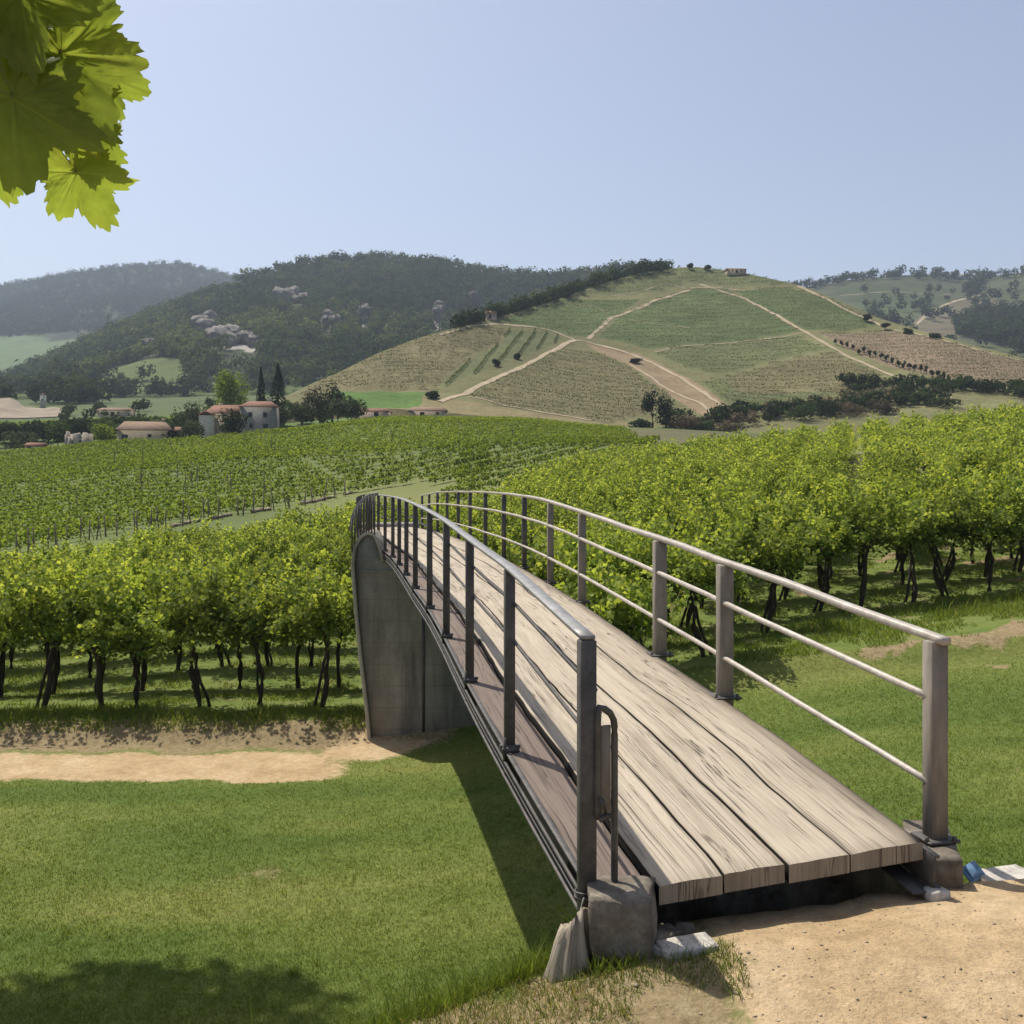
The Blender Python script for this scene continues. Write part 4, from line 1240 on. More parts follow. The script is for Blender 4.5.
# posts
LP = [4.62, 6.4, 8.1, 9.94, 11.8, 13.7, 15.5, 17.3, 19.1, 20.9, 22.7, 24.5, 26.3, 28.1, 29.9, 31.7, 33.5, 35.3]
RP = [5.40, 7.5, 8.95, 12.1, 14.1, 16.4, 18.6, 21.0, 23.4, 25.6, 28.0, 30.4, 32.8, 35.2]
def yaw_at(fx, y): return math.atan2(-(fx(y + .3) - fx(y - .3)), .6)
for i, y in enumerate(LP):
    x = lx(y) - .0; zt = ltop(y); zb = dz(y) - .22
    if i == 0: x, zb = .345, -2.28
    w = .066 if i else .078
    p = MB().box((x, y, (zt + zb) / 2), (w, w * .8, zt - zb), yaw_at(lx, y), 0, 0, .006).build('post', M_STEEL, bridge)
    if i:
        c = MB()
        c.box((x + .0, y, dz(y) - .03), (w * 1.7, w * 1.6, .035), yaw_at(lx, y), bev=.006)
        c.tube([(x - .06, y - .03, dz(y) - .01), (x + .07, y - .03, dz(y) - .01)], .011, 6)
        c.tube([(x - .03, y - .055, dz(y) - .10), (x - .03, y - .055, dz(y) + .05)], .010, 6)
        c.build('clamp', M_STEEL, p)
for i, y in enumerate(RP):
    x = rx(y) + .035; zt = rtop(y); zb = dz(y) - .16
    w = [.098, .105, .108, .09, .085][i] if i < 5 else .08
    if i == 0: x, zb = 2.285, -2.0
    p = MB().box((x, y, (zt + zb) / 2), (w, w, zt - zb), yaw_at(rx, y) * .6, 0, 0, .01).build('post', M_POST if i < 5 else M_STEEL, bridge)
    c = MB()
    c.box((x, y, dz(y) - .005 if i else -1.985), (w * 1.9, w * 1.8, .018), yaw_at(rx, y), bev=.004)
    for sx in (-1, 1): c.tube([(x + sx * w * .75, y - w * .7, dz(y) - .02 if i else -1.99), (x + sx * w * .75, y - w * .7, dz(y) + .03 if i else -1.955)], .012, 6)
    c.build('base_plate', M_STEEL, p)
# left handrail: flat bar, and thin bars below
yy = np.concatenate([np.arange(4.60, 12, .15), np.arange(12, 35.4, .4)])
def lrail(fr):
    zt = ltop(yy); zb = dz(yy)
    xx = lx(yy) + np.where(yy < 6.4, (.345 - lx(4.62)) * (6.4 - yy) / 1.78, 0)
    return np.column_stack([xx, yy, zt - fr * (zt - zb)])
MB().tube(lrail(-.012), 1, flat=(.072, .02)).build('handrail', M_FLATRAIL, bridge)
for fr in (.20, .42):
    MB().tube(lrail(fr) + [.035, 0, 0], .0115, 6).build('lower_rail', M_STEEL, bridge, True)
# right railing: three pipes, slightly wavy from wear
yr = np.concatenate([np.arange(5.36, 14, .2), np.arange(14, 35.4, .4)])
def rrail(fr):
    zt = rtop(yr); zb = np.where(yr < 7.5, dz(7.5) + (yr - 7.5) * (dz(7.5) - (-2.02)) / 2.1, dz(yr))
    xx = rx(yr) + .035 + np.where(yr < 7.5, (2.285 - rx(5.4) - .035) * (7.5 - yr) / 2.1, 0)
    w = .008 * fbm(yr * .9 + fr * 9, yr * 0 + fr, 3)
    return np.column_stack([xx + w, yr, zt - fr * (zt - zb) + w])
P = rrail(-.018)
P = np.vstack([P[0] + (P[0] - P[1]) * .22, P])
MB().tube(P, 1, flat=(.062, .040)).build('handrail', M_RAIL, bridge, True)
MB().tube(rrail(.28) - [.03, 0, 0], .021, 8).build('lower_rail', M_RAIL, bridge, True)
MB().tube(rrail(.69) - [.03, 0, 0], .019, 8).build('lower_rail', M_RAIL, bridge, True)
# swept end of the left railing over the pier, close bars
PY = 21.0
def wing_top(x):   # top of the wing rail, x from -2.85 (deck) to -3.36
    return np.interp(x, [-3.40, -3.37, -3.32, -3.22, -3.10, -2.95, -2.8], [-1.45, -1.12, -.92, -.74, -.60, -.52, -.50])
def wing_bot(x): return np.interp(x, [-3.40, -3.36, -3.28, -3.18, -3.05, -2.9, -2.8], [-2.1, -1.72, -1.45, -1.31, -1.25, -1.30, -1.4])
xs = np.linspace(-2.80, -3.385, 24)
yw = PY - .05 + 0 * xs
er = MB(); er.tube(np.column_stack([xs, yw, wing_top(xs)]), 1, flat=(.07, .03), up=(0, 1, 0)); er.build('end_rail', M_FLATRAIL, bridge, True)
for x in np.linspace(-2.88, -3.35, 9):
    z0, z1 = wing_bot(x) - .05, wing_top(x)
    MB().box((x, PY - .05, (z0 + z1) / 2), (.026, .05, z1 - z0)).build('end_bar', M_STEEL, bridge)
# pier: concrete wall under the far part of the arch
out = [(-2.985, -6.1), (-3.08, -5.0), (-3.20, -4.0), (-3.30, -3.0), (-3.36, -2.2), (-3.37, -1.9), (-3.33, -1.62), (-3.25, -1.44), (-3.14, -1.33), (-3.02, -1.30), (-2.90, -1.36), (-2.80, -1.60), (-2.74, -1.89)]
right = [(-.46, -1.93), (-.36, -3.0), (-.28, -4.5), (-.22, -6.1)]
poly = np.array(out + right)
y0, y1 = PY, PY + 1.1
n = len(poly)
V = np.vstack([np.column_stack([poly[:, 0], np.full(n, y0), poly[:, 1]]), np.column_stack([poly[:, 0], np.full(n, y1), poly[:, 1]])])
Q = [(i, i + n, (i + 1) % n + n, (i + 1) % n) for i in range(n)]
pb = MB(); pb.add(V, Q)
# front and back as fans split at the middle axis
cx_ = np.array([[-1.6, y0, z] for z in (-6.1, -1.9)])
from mathutils.geometry import tessellate_polygon
tri = tessellate_polygon([[Vector((a, b, 0)) for a, b in poly]])
pb.T.append(np.array([(a, b, c) for a, b, c in tri])); pb.T.append(np.array([(a + n, c + n, b + n) for a, b, c in tri]))
pb.build('pier', M_PIER, bridge)
# raised pale rim along the pier's outer edge, ledge and seam
rim = MB()
op = np.array(out)
ins = op + np.column_stack([np.full(len(op), .035), -.02 * np.ones(len(op))])
P = np.column_stack([ins[:, 0], np.full(len(op), y0 - .035), ins[:, 1]])
d = np.concatenate([[0], np.cumsum(np.linalg.norm(np.diff(P, axis=0), axis=1))]); sN = np.linspace(0, d[-1], 50)
P = np.column_stack([np.interp(sN, d, P[:, k]) for k in range(3)])
rim.tube(P, 1, flat=(.075, .085), up=(0, 1, 0)); rim.build('pier_rim', M_RIM, bridge, True)
MB().box((-1.85, y0 - .012, -2.13), (2.75, .03, .045)).build('ledge', M_PIER, bridge)
MB().box((-1.86, y0 - .004, -4.0), (.06, .012, 3.6)).build('seam_strip', M_STEEL, bridge)  # thin dark strip added for the pier's vertical seam, no pipe here
MB().box((-1.6, PY + .55, -2.0), (2.6, .9, .18), bev=.02).build('bearing', M_PIER, bridge)
# far abutment, in the embankment
MB().box((-4.7, 37.9, -4.2), (2.3, 1.0, 4.4), .2, bev=.04).build('abutment', M_PIER, bridge)
# near abutments
def rock_block(name, c, size, rz, mat, parent, seed, amp=.02, sub=7, chop=.12):
    r = np.random.default_rng(seed)
    k = np.linspace(-1, 1, sub)
    V = []; idx = {}
    for ix in range(sub):
        for iy in range(sub):
            for iz in range(sub):
                if 0 < ix < sub - 1 and 0 < iy < sub - 1 and 0 < iz < sub - 1: continue
                idx[(ix, iy, iz)] = len(V); V.append((k[ix], k[iy], k[iz]))
    V = np.array(V)
    L = np.linalg.norm(V, axis=1)[:, None]
    V = V * (1 - chop) + V / L * chop * 1.25
    V = V * np.array(size) / 2
    nn = np.column_stack([fbm(V[:, 1] * 7 + seed, V[:, 2] * 7, 3), fbm(V[:, 0] * 7 + seed, V[:, 2] * 7 + 3, 3), fbm(V[:, 0] * 7, V[:, 1] * 7 + seed, 3)])
    V = V + nn * amp
    Q = []
    for a in range(sub - 1):
        for b in range(sub - 1):
            for (A, fl) in ((0, 1), (sub - 1, 0)):
                for ax in range(3):
                    def key(p, q):
                        t = [0, 0, 0]; t[ax] = A; t[(ax + 1) % 3] = p; t[(ax + 2) % 3] = q; return idx[tuple(t)]
                    f = (key(a, b), key(a + 1, b), key(a + 1, b + 1), key(a, b + 1))
                    Q.append(f[::-1] if fl else f)
    V = V @ rotm(0, 0, rz).T + np.array(c)
    m = MB(); m.add(V, Q)
    return m.build(name, mat, parent, True)
rock_block('abutment', (.505, 4.55, -2.055), (.285, .30, .30), -.22, M_BLOCK, bridge, 11, .030, 11, .14)
rock_block('abutment', (2.27, 5.42, -2.085), (.24, .56, .17), -.28, M_BLOCK, bridge, 12, .014, 9, .06)
MB().box((1.35, 5.55, -2.34), (1.9, .35, .36), .3, bev=.02).build('sill_beam', M_BLOCK, bridge)
# small steel hoop with a worn board behind the first left post
hp = MB()
H = [(.395, 4.60, -1.955), (.395, 4.60, -1.13), (.405, 4.605, -1.085), (.455, 4.625, -1.125), (.475, 4.635, -1.165), (.475, 4.64, -1.955)]
H[0] = (.392, 4.60, -1.6)
d = [0.] + list(np.cumsum(np.linalg.norm(np.diff(np.array(H), axis=0), axis=1)))
sN = np.linspace(0, d[-1], 40); Hs = np.column_stack([np.interp(sN, d, np.array(H)[:, k]) for k in range(3)])
hp.tube(Hs, .0165, 8)
hp.tube([(.475, 4.64, -1.60), (.36, 4.60, -1.60)], .014, 6)
hp.box((.475, 4.64, -1.945), (.13, .09, .025), .2, bev=.005)
hoop = hp.build('hoop_bracket', M_STEEL, bridge, True)
bd = MB()
bd.box((.432, 4.626, -1.39), (.05, .012, .42), .3, bev=.003, grain=(0, 0, 0), weather=.2)
o = bd.build('panel', M_POST, hoop)
MB().tube([(.40, 4.56, -1.50), (.425, 4.57, -1.53), (.43, 4.575, -1.58), (.40, 4.56, -1.60)], .012, 6).build('latch', M_STEEL, hoop, True)
# wire ties and rust at the foot of the first post
wr = MB()
t = np.linspace(0, 4 * pi, 40)
wr.tube(np.column_stack([.345 + .055 * np.cos(t), 4.62 + .05 * np.sin(t), -1.98 + .012 * t / pi]), .005, 5)
wr.tube([(.33, 4.56, -1.95), (.30, 4.55, -2.05), (.31, 4.55, -2.16)], .006, 5)
wr.build('wire_tie', M_STEEL, bridge, True)

# cracked stump under the left corner
def stump():
    o = empty('stump', (.245, 4.50, -2.34), 'pale split wooden stump under the left foot of the bridge', 'stump')
    k = 26; lev = 12
    V = []; G = []
    for j in range(lev):
        q = j / (lev - 1)
        r = np.interp(q, [0, .15, .6, .85, 1], [.115, .105, .085, .065, .045])
        for i in range(k):
            a = 2 * pi * i / k
            cr = .014 * math.sin(a * 7 + 2 * q) + .012 * float(fbm(a * 2.2, q * 2 + 4, 3))
            top = (.06 * math.cos(a + .6) if j == lev - 1 else 0)
            V.append((cos(a) * (r + cr) + .07 * q * .6, sin(a) * (r + cr) * .85, -.04 + .36 * q + top)); G.append((q * .6, a * .6, 3))
    Q = [(j * k + i, j * k + (i + 1) % k, (j + 1) * k + (i + 1) % k, (j + 1) * k + i) for j in range(lev - 1) for i in range(k)]
    V.append((.045, 0, .31)); G.append((0, 0, 5))
    T = [(len(V) - 1, (lev - 1) * k + i, (lev - 1) * k + (i + 1) % k) for i in range(k)]
    m = MB(); m.add(V, Q, T, grain=np.array(G), weather=np.full(len(V), .05))
    m.build('split_wood', M_DECK, o, False, rel=False)
stump()
# flat stone slabs and small rocks by the bridge foot
def rock(name, label, cat, c, size, rz, mat, seed, amp=.02, chop=.25, group=None):
    o = rock_block(name, (0, 0, 0), size, 0, mat, None, seed, amp, 7, chop)
    o.location = c; o.rotation_euler = (0, 0, rz)
    return tag(o, label, cat, group)
def gz(x, y): return float(ground(np.array([float(x)]), np.array([float(y)]))[0])
rock('stone_slab', 'flat pale stone slab on the grass at the left end of the deck', 'stone', (.775, 4.42, gz(.775, 4.42) + .014), (.25, .13, .045), .28, M_STONE, 21, .008, .1)
rock('rock', 'rounded brown rock tucked under the deck beside the pale slab', 'rock', (.69, 4.56, gz(.69, 4.56) + .02), (.16, .12, .08), .5, M_BLOCK, 22, .014, .4)
rock('rock', 'small dark rock in the shade under the deck end', 'rock', (.80, 4.60, gz(.8, 4.6) + .02), (.10, .09, .06), 1.5, M_BLOCK, 23, .01, .4)
rock('rock', 'little pale rock low against the left block', 'rock', (.66, 4.44, gz(.66, 4.44) + .01), (.09, .07, .05), .9, M_STONE, 24, .01, .4)
rock('stone_slab', 'white flat stone slab at the right edge of the sandy path', 'stone', (2.66, 5.36, gz(2.66, 5.36) + .04), (.30, .20, .05), .3, M_STONE, 25, .01, .12)
rock('rock', 'crumbly pale rock against the right block of the bridge', 'rock', (2.12, 4.98, gz(2.12, 4.98) + .015), (.12, .08, .07), .2, M_STONE, 26, .02, .4)
M_BLUE = simple_mat('blue_enamel', (.10, .19, .30), (.19, .30, .42), 8, .4, .1, .002)
bp = MB(); bp.box((0, 0, 0), (.12, .09, .012), .5, radians(42), radians(-12), .004)
bp.box((0.004, -.004, .010), (.085, .06, .006), .5, radians(42), radians(-12), .002)
o = bp.build('blue_tile', M_BLUE); o.location = (2.47, 5.36, gz(2.47, 5.36) + .085)
tag(o, 'small blue plate leaning on the white stone slab', 'plate')

# ------------------------------------------------------------------ buildings of the farm and the hills
def wall_mat(name, a, b): return simple_mat(name, a, b, .7, .9, .3, .05)
M_WOCHRE = wall_mat('ochre_render', (.32, .26, .17), (.42, .35, .24))
M_WGREY = wall_mat('grey_stone_wall', (.19, .18, .155), (.30, .28, .245))
M_WWHITE = wall_mat('white_render', (.46, .43, .37), (.60, .57, .50))
M_WPINK = wall_mat('pink_render', (.45, .33, .26), (.55, .43, .35))
M_TILE = simple_mat('red_roof_tile', (.155, .072, .044), (.25, .13, .082), 1.4, .9, .6, .1)
M_TILEB = simple_mat('brown_roof_tile', (.17, .105, .065), (.26, .175, .115), 1.2, .9, .6, .1)
M_DARK = simple_mat('dark_window', (.02, .022, .025), (.04, .04, .045), 2, .3, 0, .01)
def house(name, label, loc, w, dpt, hw, roof, mw, mr, rz=0, hip=.0, ov=.35, win=(), door=None, chim=None, cat='house', group=None, base=1.2):
    """box walls, a pitched or hipped roof whose ridge runs along local x; windows (x, z, w, h) on the front face"""
    o = empty(name, loc, label, cat, group, rz)
    wb = MB()
    X, D = w / 2, dpt / 2
    gab = roof * (1 - (1 if hip > 0 else 0))
    V = [(-X, -D, -base), (X, -D, -base), (X, D, -base), (-X, D, -base), (-X, -D, hw), (X, -D, hw), (X, D, hw), (-X, D, hw)]
    Q = [(0, 1, 5, 4), (1, 2, 6, 5), (2, 3, 7, 6), (3, 0, 4, 7), (4, 5, 6, 7)]
    T = []
    if hip <= 0 and roof > 0:
        V += [(-X, 0, hw + roof * .97), (X, 0, hw + roof * .97)]
        T = [(4, 8, 7), (5, 6, 9)]; Q = Q[:4]
    wb.add(V, Q, T); wb.build('wall', mw, o, rel=False)
    if roof > 0:
        rb = MB(); e = ov; t = .16
        hx = X + e - hip
        zr = hw + roof; ze = hw - roof * e / D
        A = [(-X - e, -D - e, ze), (X + e, -D - e, ze), (X + e, D + e, ze), (-X - e, D + e, ze), (-hx, 0, zr), (hx, 0, zr)]
        A = [(x, y, z + .05) for x, y, z in A]; Bv = [(x, y, z + t) for x, y, z in A]
        rb.add(A + Bv, [(6, 7, 11, 10), (8, 9, 10, 11), (0, 4, 5, 1), (2, 5, 4, 3), (0, 1, 7, 6), (1, 2, 8, 7), (2, 3, 9, 8), (3, 0, 6, 9)], [(7, 8, 11), (9, 6, 10), (1, 5, 2), (3, 4, 0)])
        ro = rb.build('roof', mr, o, rel=False)
        if chim:
            MB().box((chim[0], chim[1], hw + roof + chim[2] / 2 - .3), (.6, .6, chim[2])).build('chimney', mw, ro, rel=False)
    for (x, z, a, b) in win:
        f = MB()
        for (cx2, cz, sx, sz) in ((x, z + b / 2 + .06, a + .24, .12), (x, z - b / 2 - .06, a + .24, .12), (x - a / 2 - .06, z, .12, b), (x + a / 2 + .06, z, .12, b)):
            f.box((cx2, -D - .02, cz), (sx, .10, sz))
        fo = f.build('window', mw, o, rel=False)
        MB().box((x, -D - .005, z), (a, .03, b)).build('pane', M_DARK, fo, rel=False)
    if door:
        MB().box((door[0], -D - .01, door[2] / 2), (door[1], .06, door[2])).build('door', M_DARK, o, rel=False)
    return o
def hp_(u, Y, dzv=0.1): x, y, z = gpt(u, Y); return (x, y, z + dzv)
house('tower_house', 'tall grey stone house with red hipped roof beside the cypresses', hp_(260, 216), 7.4, 7, 5.6, 1.2, M_WGREY, M_TILE, .12, 1.6, .3, win=[(-1.6, 3.9, .7, .9), (1.5, 3.9, .7, .9), (-1.4, 1.6, .6, .9)], door=(1.6, 1.0, 2.0), chim=(2.0, .8, 1.2))
house('farmhouse', 'farmhouse with long red roof and white left gable behind a dark bush', hp_(227, 220), 7.6, 6, 4.6, 1.7, M_WOCHRE, M_TILE, -.12, 1.2, .35, win=[(-2.6, 3.2, .7, .8), (2.4, 3.0, .7, .9)], door=(-2.9, 1.0, 2.1), chim=(-1.6, .5, 1.0))
house('annex', 'little white gabled annex at the left end of the farmhouse', hp_(208, 217), 2.6, 3.0, 4.9, .8, M_WWHITE, M_TILE, 1.45, 0, .15, win=[(0, 3.6, .5, .6)])
house('barn', 'low tan barn with brown hipped tile roof and a dark doorway', hp_(145, 209), 10.6, 7, 2.9, 1.7, M_WOCHRE, M_TILEB, .32, 1.6, .3, win=[(1.0, 1.7, .6, .6)], door=(-3.8, 1.2, 1.9), chim=(3.6, .4, 1.2))
M_RUIN = wall_mat('crumbling_wall', (.26, .215, .16), (.42, .37, .30))
def ruin():
    o = empty('ruin', hp_(79, 205), 'roofless white ruined house with broken wall tops', 'ruin')
    w = MB()
    for (x, y, sx, sy, h) in ((-1.9, 0, .5, 3.4, 2.7), (-1.2, -1.6, .9, .5, 2.0), (.1, -1.6, 1.6, .5, 2.9), (1.6, -1.6, 1.2, .5, 2.5), (1.9, 0, .5, 3.3, 3.0), (0, 1.6, 4.0, .5, 2.6), (-1.9, -1.0, .6, .6, 3.2), (.5, 1.55, 1.0, .6, 3.2)):
        w.box((x, y, h / 2 - .5), (sx, sy, h + 1), jit=.16)
    w.build('wall', M_RUIN, o, rel=False)
    MB().box((-.75, -1.45, .7), (.9, .3, 1.8)).build('door', M_DARK, o, rel=False)
    MB().box((1.05, -1.62, 1.2), (.45, .5, .6)).build('window', M_DARK, o, rel=False)
ruin()
house('shed', 'low pinkish shed with flat roof at the left end of the farm', hp_(36, 201), 3.2, 3, 1.2, .5, M_WPINK, M_TILE, .1, 0, .2, door=(-.8, .7, 1.1), cat='shed')
house('shed', 'small pale shed with red roof squeezed between barn and farmhouse', hp_(181, 214), 2.2, 2.4, 2.2, .8, M_WWHITE, M_TILE, .5, 0, .2, win=[(0, 1.2, .5, .5)], cat='shed')
house('barn', 'long ochre roofed barn behind the cypresses', hp_(306, 262), 13, 7, 2.0, 1.9, M_WOCHRE, M_TILE, -.06, 2.2, .5, win=[(-3, 1.2, .8, .7), (2, 1.2, .8, .7)], door=(0, 1.2, 1.7))
house('barn', 'pinkish red roofed barn on the green strip right of the grove', hp_(387, 262), 8.0, 6, 1.4, 1.7, M_WPINK, M_TILE, .1, 1.6, .4, win=[(-1.5, .9, .6, .5), (2, .9, .6, .5)], door=(.2, 1.2, 1.2))
house('barn', 'flat long pink barn low behind the crest of the middle vineyard', hp_(372, 243), 8.5, 5, 1.3, .7, M_WPINK, M_TILE, -.05, 1.0, .4, win=[(-2, .8, .6, .5)], door=(1.5, 1.1, 1.2))
house('barn', 'brown red barn nearest the start of the hill track', hp_(428, 243), 8.6, 5, 1.5, .9, M_WPINK, M_TILEB, .12, .8, .4, win=[(2.2, .9, .6, .5)], door=(-1.5, 1.1, 1.2))
house('barn', 'long low sand coloured barn standing alone on the green valley floor', hp_(116, 335), 10.5, 6, 1.7, .9, M_WOCHRE, M_TILEB, 0, .8, .3, win=[(-2, .9, .6, .6), (2, .9, .6, .6)], door=(0, 1.3, 1.3))
def tower():
    o = empty('tower', hp_(43, 425), 'narrow white tower standing alone before the valley woods', 'tower')
    m = MB(); m.box((0, 0, 2.2), (1.8, 1.8, 5.6)); m.box((0, 0, 5.1), (2.1, 2.1, .3)); m.build('wall', M_WWHITE, o, rel=False)
    MB().box((0, -.92, 3.2), (.5, .1, 1.0)).build('window', M_DARK, o, rel=False)
    m = MB(); m.add([(-1.1, -1.1, 5.25), (1.1, -1.1, 5.25), (1.1, 1.1, 5.25), (-1.1, 1.1, 5.25), (0, 0, 6.1)], [(3, 2, 1, 0)], [(0, 1, 4), (1, 2, 4), (2, 3, 4), (3, 0, 4)]); m.build('roof', M_TILE, o, rel=False)
tower()
x, y, z = hpt(VH, 491, 318)
house('hut', 'small pink hut at the edge of the wood on the hill', (x, y, z), 3.4, 3, 1.9, .8, M_WPINK, M_TILE, .3, 0, .25, win=[(.6, 1.1, .5, .5)], door=(-.7, .8, 1.5), cat='hut')
x, y, z = hpt(VH, 630, 262)
house('villa', 'pale villa with flat wide roof on the hilltop among dark trees', tuple(VH.pos(np.array([628.]), np.array([1.16]))[0] + [0, 0, 3.0]), 9, 7, 3.6, .9, M_WOCHRE, M_TILEB, .1, 1.5, .5, win=[(-2.5, 2, .8, 1), (0, 2, .8, 1), (2.5, 2, .8, 1)], door=(1.3, 1, 2), base=6)
x, y, z = VH.pos(np.array([735.]), np.array([.985]))[0]
house('farmhouse', 'low tan farmhouse on the bare top of the vineyard hill', (x, y, z), 9, 5, 1.6, .8, M_WOCHRE, M_TILEB, .1, .6, .3, win=[(-2, 1, .6, .6), (2, 1, .6, .6)], door=(0, 1, 1.4))
x, y, z = RH.pos(np.array([958.]), np.array([.99]))[0]
house('farmhouse', 'white roofed farmhouse on the skyline of the eastern hills', (x, y, z), 26, 9, 4.0, 2.0, M_WWHITE, M_WWHITE, .05, 2, .5, win=[(-7, 2, 1.4, 1.2), (0, 2, 1.4, 1.2), (7, 2, 1.4, 1.2)], door=(3.5, 1.6, 2.4))
# pale scrape of a quarry at the left edge of the valley
def quarry():
    P = []
    U = np.linspace(-60, 62, 40); T = np.linspace(0, 1, 14)
    V = []
    for t in T:
        Y = 345 + 60 * t
        for u in U:
            x = (u - CX) / FPX * Y
            z = gz(x, Y) + .3 + 5.0 * smoothstep(0, 1, t) * np.interp(u, [-60, 10, 24, 62], [1.3, 1, .3, 0]) + .8 * float(fbm(x * .2, Y * .2, 3)) * t
            V.append((x, Y, z))
    Q = [(j * 40 + i, j * 40 + i + 1, (j + 1) * 40 + i + 1, (j + 1) * 40 + i) for j in range(13) for i in range(39)]
    m = simple_mat('quarry_earth', (.16, .125, .085), (.30, .245, .175), .12, .95, .5, .4, vec='Object')
    tag(link('quarry_slope', np_mesh('quarry_slope', V, np.array(Q), True), m), kind='structure')
quarry()

# bare rock faces breaking out of the forest
M_CRAG = simple_mat('grey_crag', (.11, .10, .083), (.24, .22, .19), .12, .95, .8, .5)
for i, (u, r_, ra, rb) in enumerate(ROCKS):
    c = FH.at(np.array([u * 1.0]), np.array([r_ * 1.0]))[0]
    for j in range(3):
        uu_ = u + (j - 1) * ra * .5 + rng.normal(0, 1.5); rr_ = r_ + rng.normal(0, rb * .35)
        c = FH.at(np.array([uu_]), np.array([rr_]))[0]
        sc = c[1] / 1000
        o = rock_block('crag', (0, 0, 0), (ra * rng.uniform(.9, 1.6) * sc, ra * 1.1 * sc, rb * rng.uniform(1.2, 2.0) * sc), 0, M_CRAG, None, 60 + i * 3 + j, 2.2 * sc, 9, .3)
        o.location = c + np.array([0, -4, 3.0]); o.rotation_euler = (.5, rng.normal(0, .25), rng.normal(0, .4))
        tag(o, 'bare grey rock face breaking through the trees of the forest hill', 'crag', 'rock faces of the forest hill')

# ------------------------------------------------------------------ trellis posts along the lower edge of the middle vineyard
M_STAKE = simple_mat('grey_stake', (.13, .10, .075), (.26, .21, .16), 6, .9, .4, .01, stretch=(1, 1, .2))
stake = MB()
stake.tube([(0, 0, -.3), (.02, .01, .8), (.0, 0, 1.75)], [.065, .06, .05], 7)
stake.tube([(.0, .02, 1.25), (.45, .1, -.2)], .03, 5)
sm = stake.build('trellis_post', M_STAKE).data
bpy.data.objects.remove(bpy.data.objects['trellis_post'])
us = np.concatenate([np.linspace(6, 345, 34)])
first = True
for i, u in enumerate(us):
    u = u + rng.normal(0, 2.5)
    Y = float(np.interp(u, [-10, 0, 120, 240, 352], [66, 68, 76, 86, 100])) - 1.2 + rng.normal(0, .5)
    x = (u - CX) / FPX * Y
    o = link('trellis_post', sm); o.location = (x, Y, gz(x, Y)); o.rotation_euler = (rng.normal(0, .06), rng.normal(0, .06), rng.uniform(0, 6)); o.scale = (1, 1, rng.uniform(.8, 1.25))
    tag(o, 'grey wooden end post along the bottom of the middle vineyard', 'post', 'trellis end posts of the middle vineyard')
for i in range(30):
    u = rng.uniform(20, 560); Y = rng.uniform(95, 185)
    if u > 350 and Y < 140: continue
    x = (u - CX) / FPX * Y
    o = link('vineyard_stake', sm); o.location = (x, Y, gz(x, Y)); o.scale = (.8, .8, rng.uniform(1.2, 1.7)); o.rotation_euler = (0, 0, rng.uniform(0, 6))
    tag(o, 'thin stake rising above the small vines of the middle vineyard', 'stake', 'stakes among the middle vineyard')
# pale stone edging along that field's lower bank
V = []; Q = []
M_RUBBLE = simple_mat('bank_stone', (.22, .17, .11), (.36, .30, .21), 1.2, .95, .4, .05)
es = MB()
for u in np.arange(150, 352, 2.1):
    if fbm(u * .05, 3.0, 2) < -.12: continue
    Y = float(np.interp(u, [0, 120, 240, 352], [68, 76, 86, 100])) - .3 + rng.normal(0, .15)
    x = (u - CX) / FPX * Y
    es.box((x, Y, gz(x, Y) + .12), (rng.uniform(.15, .4), .25, rng.uniform(.1, .3)), rng.uniform(0, 3), jit=.06)
tag(es.build('rubble', M_RUBBLE), 'line of pale rubble along the bank of the middle vineyard', 'rubble', kind='stuff')
# ------------------------------------------------------------------ grass and weeds
def blades(P, h, w, lean, tint):
    n = len(P)
    a = rng.uniform(0, 2 * pi, n); d = np.column_stack([np.cos(a), np.sin(a), 0 * a])
    b = rng.uniform(0, 2 * pi, n); L = np.column_stack([np.cos(b), np.sin(b), 0 * b]) * (lean * rng.uniform(.2, 1, n) * h)[:, None]
    w = np.broadcast_to(w, (n,))
    up = np.array([0, 0, 1.0])
    p0 = P - d * (w / 2)[:, None]; p1 = P + d * (w / 2)[:, None]
    m = P + up * (h * .55)[:, None] + L * .35
    m0 = m - d * (w * .4)[:, None]; m1 = m + d * (w * .4)[:, None]
    t = P + up * h[:, None] + L
    V = np.stack([p0, p1, m1, m0, t], 1).reshape(-1, 3)
    i = np.arange(n)[:, None] * 5
    return V, np.hstack([i, i + 1, i + 2, i + 3]), np.hstack([i + 3, i + 2, i + 4]), np.repeat(tint, 5)
def grass(name, label, P, h, w, lean, tint, mat=None):
    V, Q, T, t = blades(P, h, w, lean, np.clip(tint, 0, 1))
    return tag(link(name, np_mesh(name, V, [Q, T], False, dict(tint=t)), mat or M_GRASS), label, 'grass', kind='stuff')
def scatter(n, x0, x1, y0, y1, inv=True):
    if inv:      # denser near the camera
        y = 1 / rng.uniform(1 / y1, 1 / y0, n)
        u = rng.uniform(x0, x1, n); return (u - CX) / FPX * y, y
    return rng.uniform(x0, x1, n), rng.uniform(y0, y1, n)
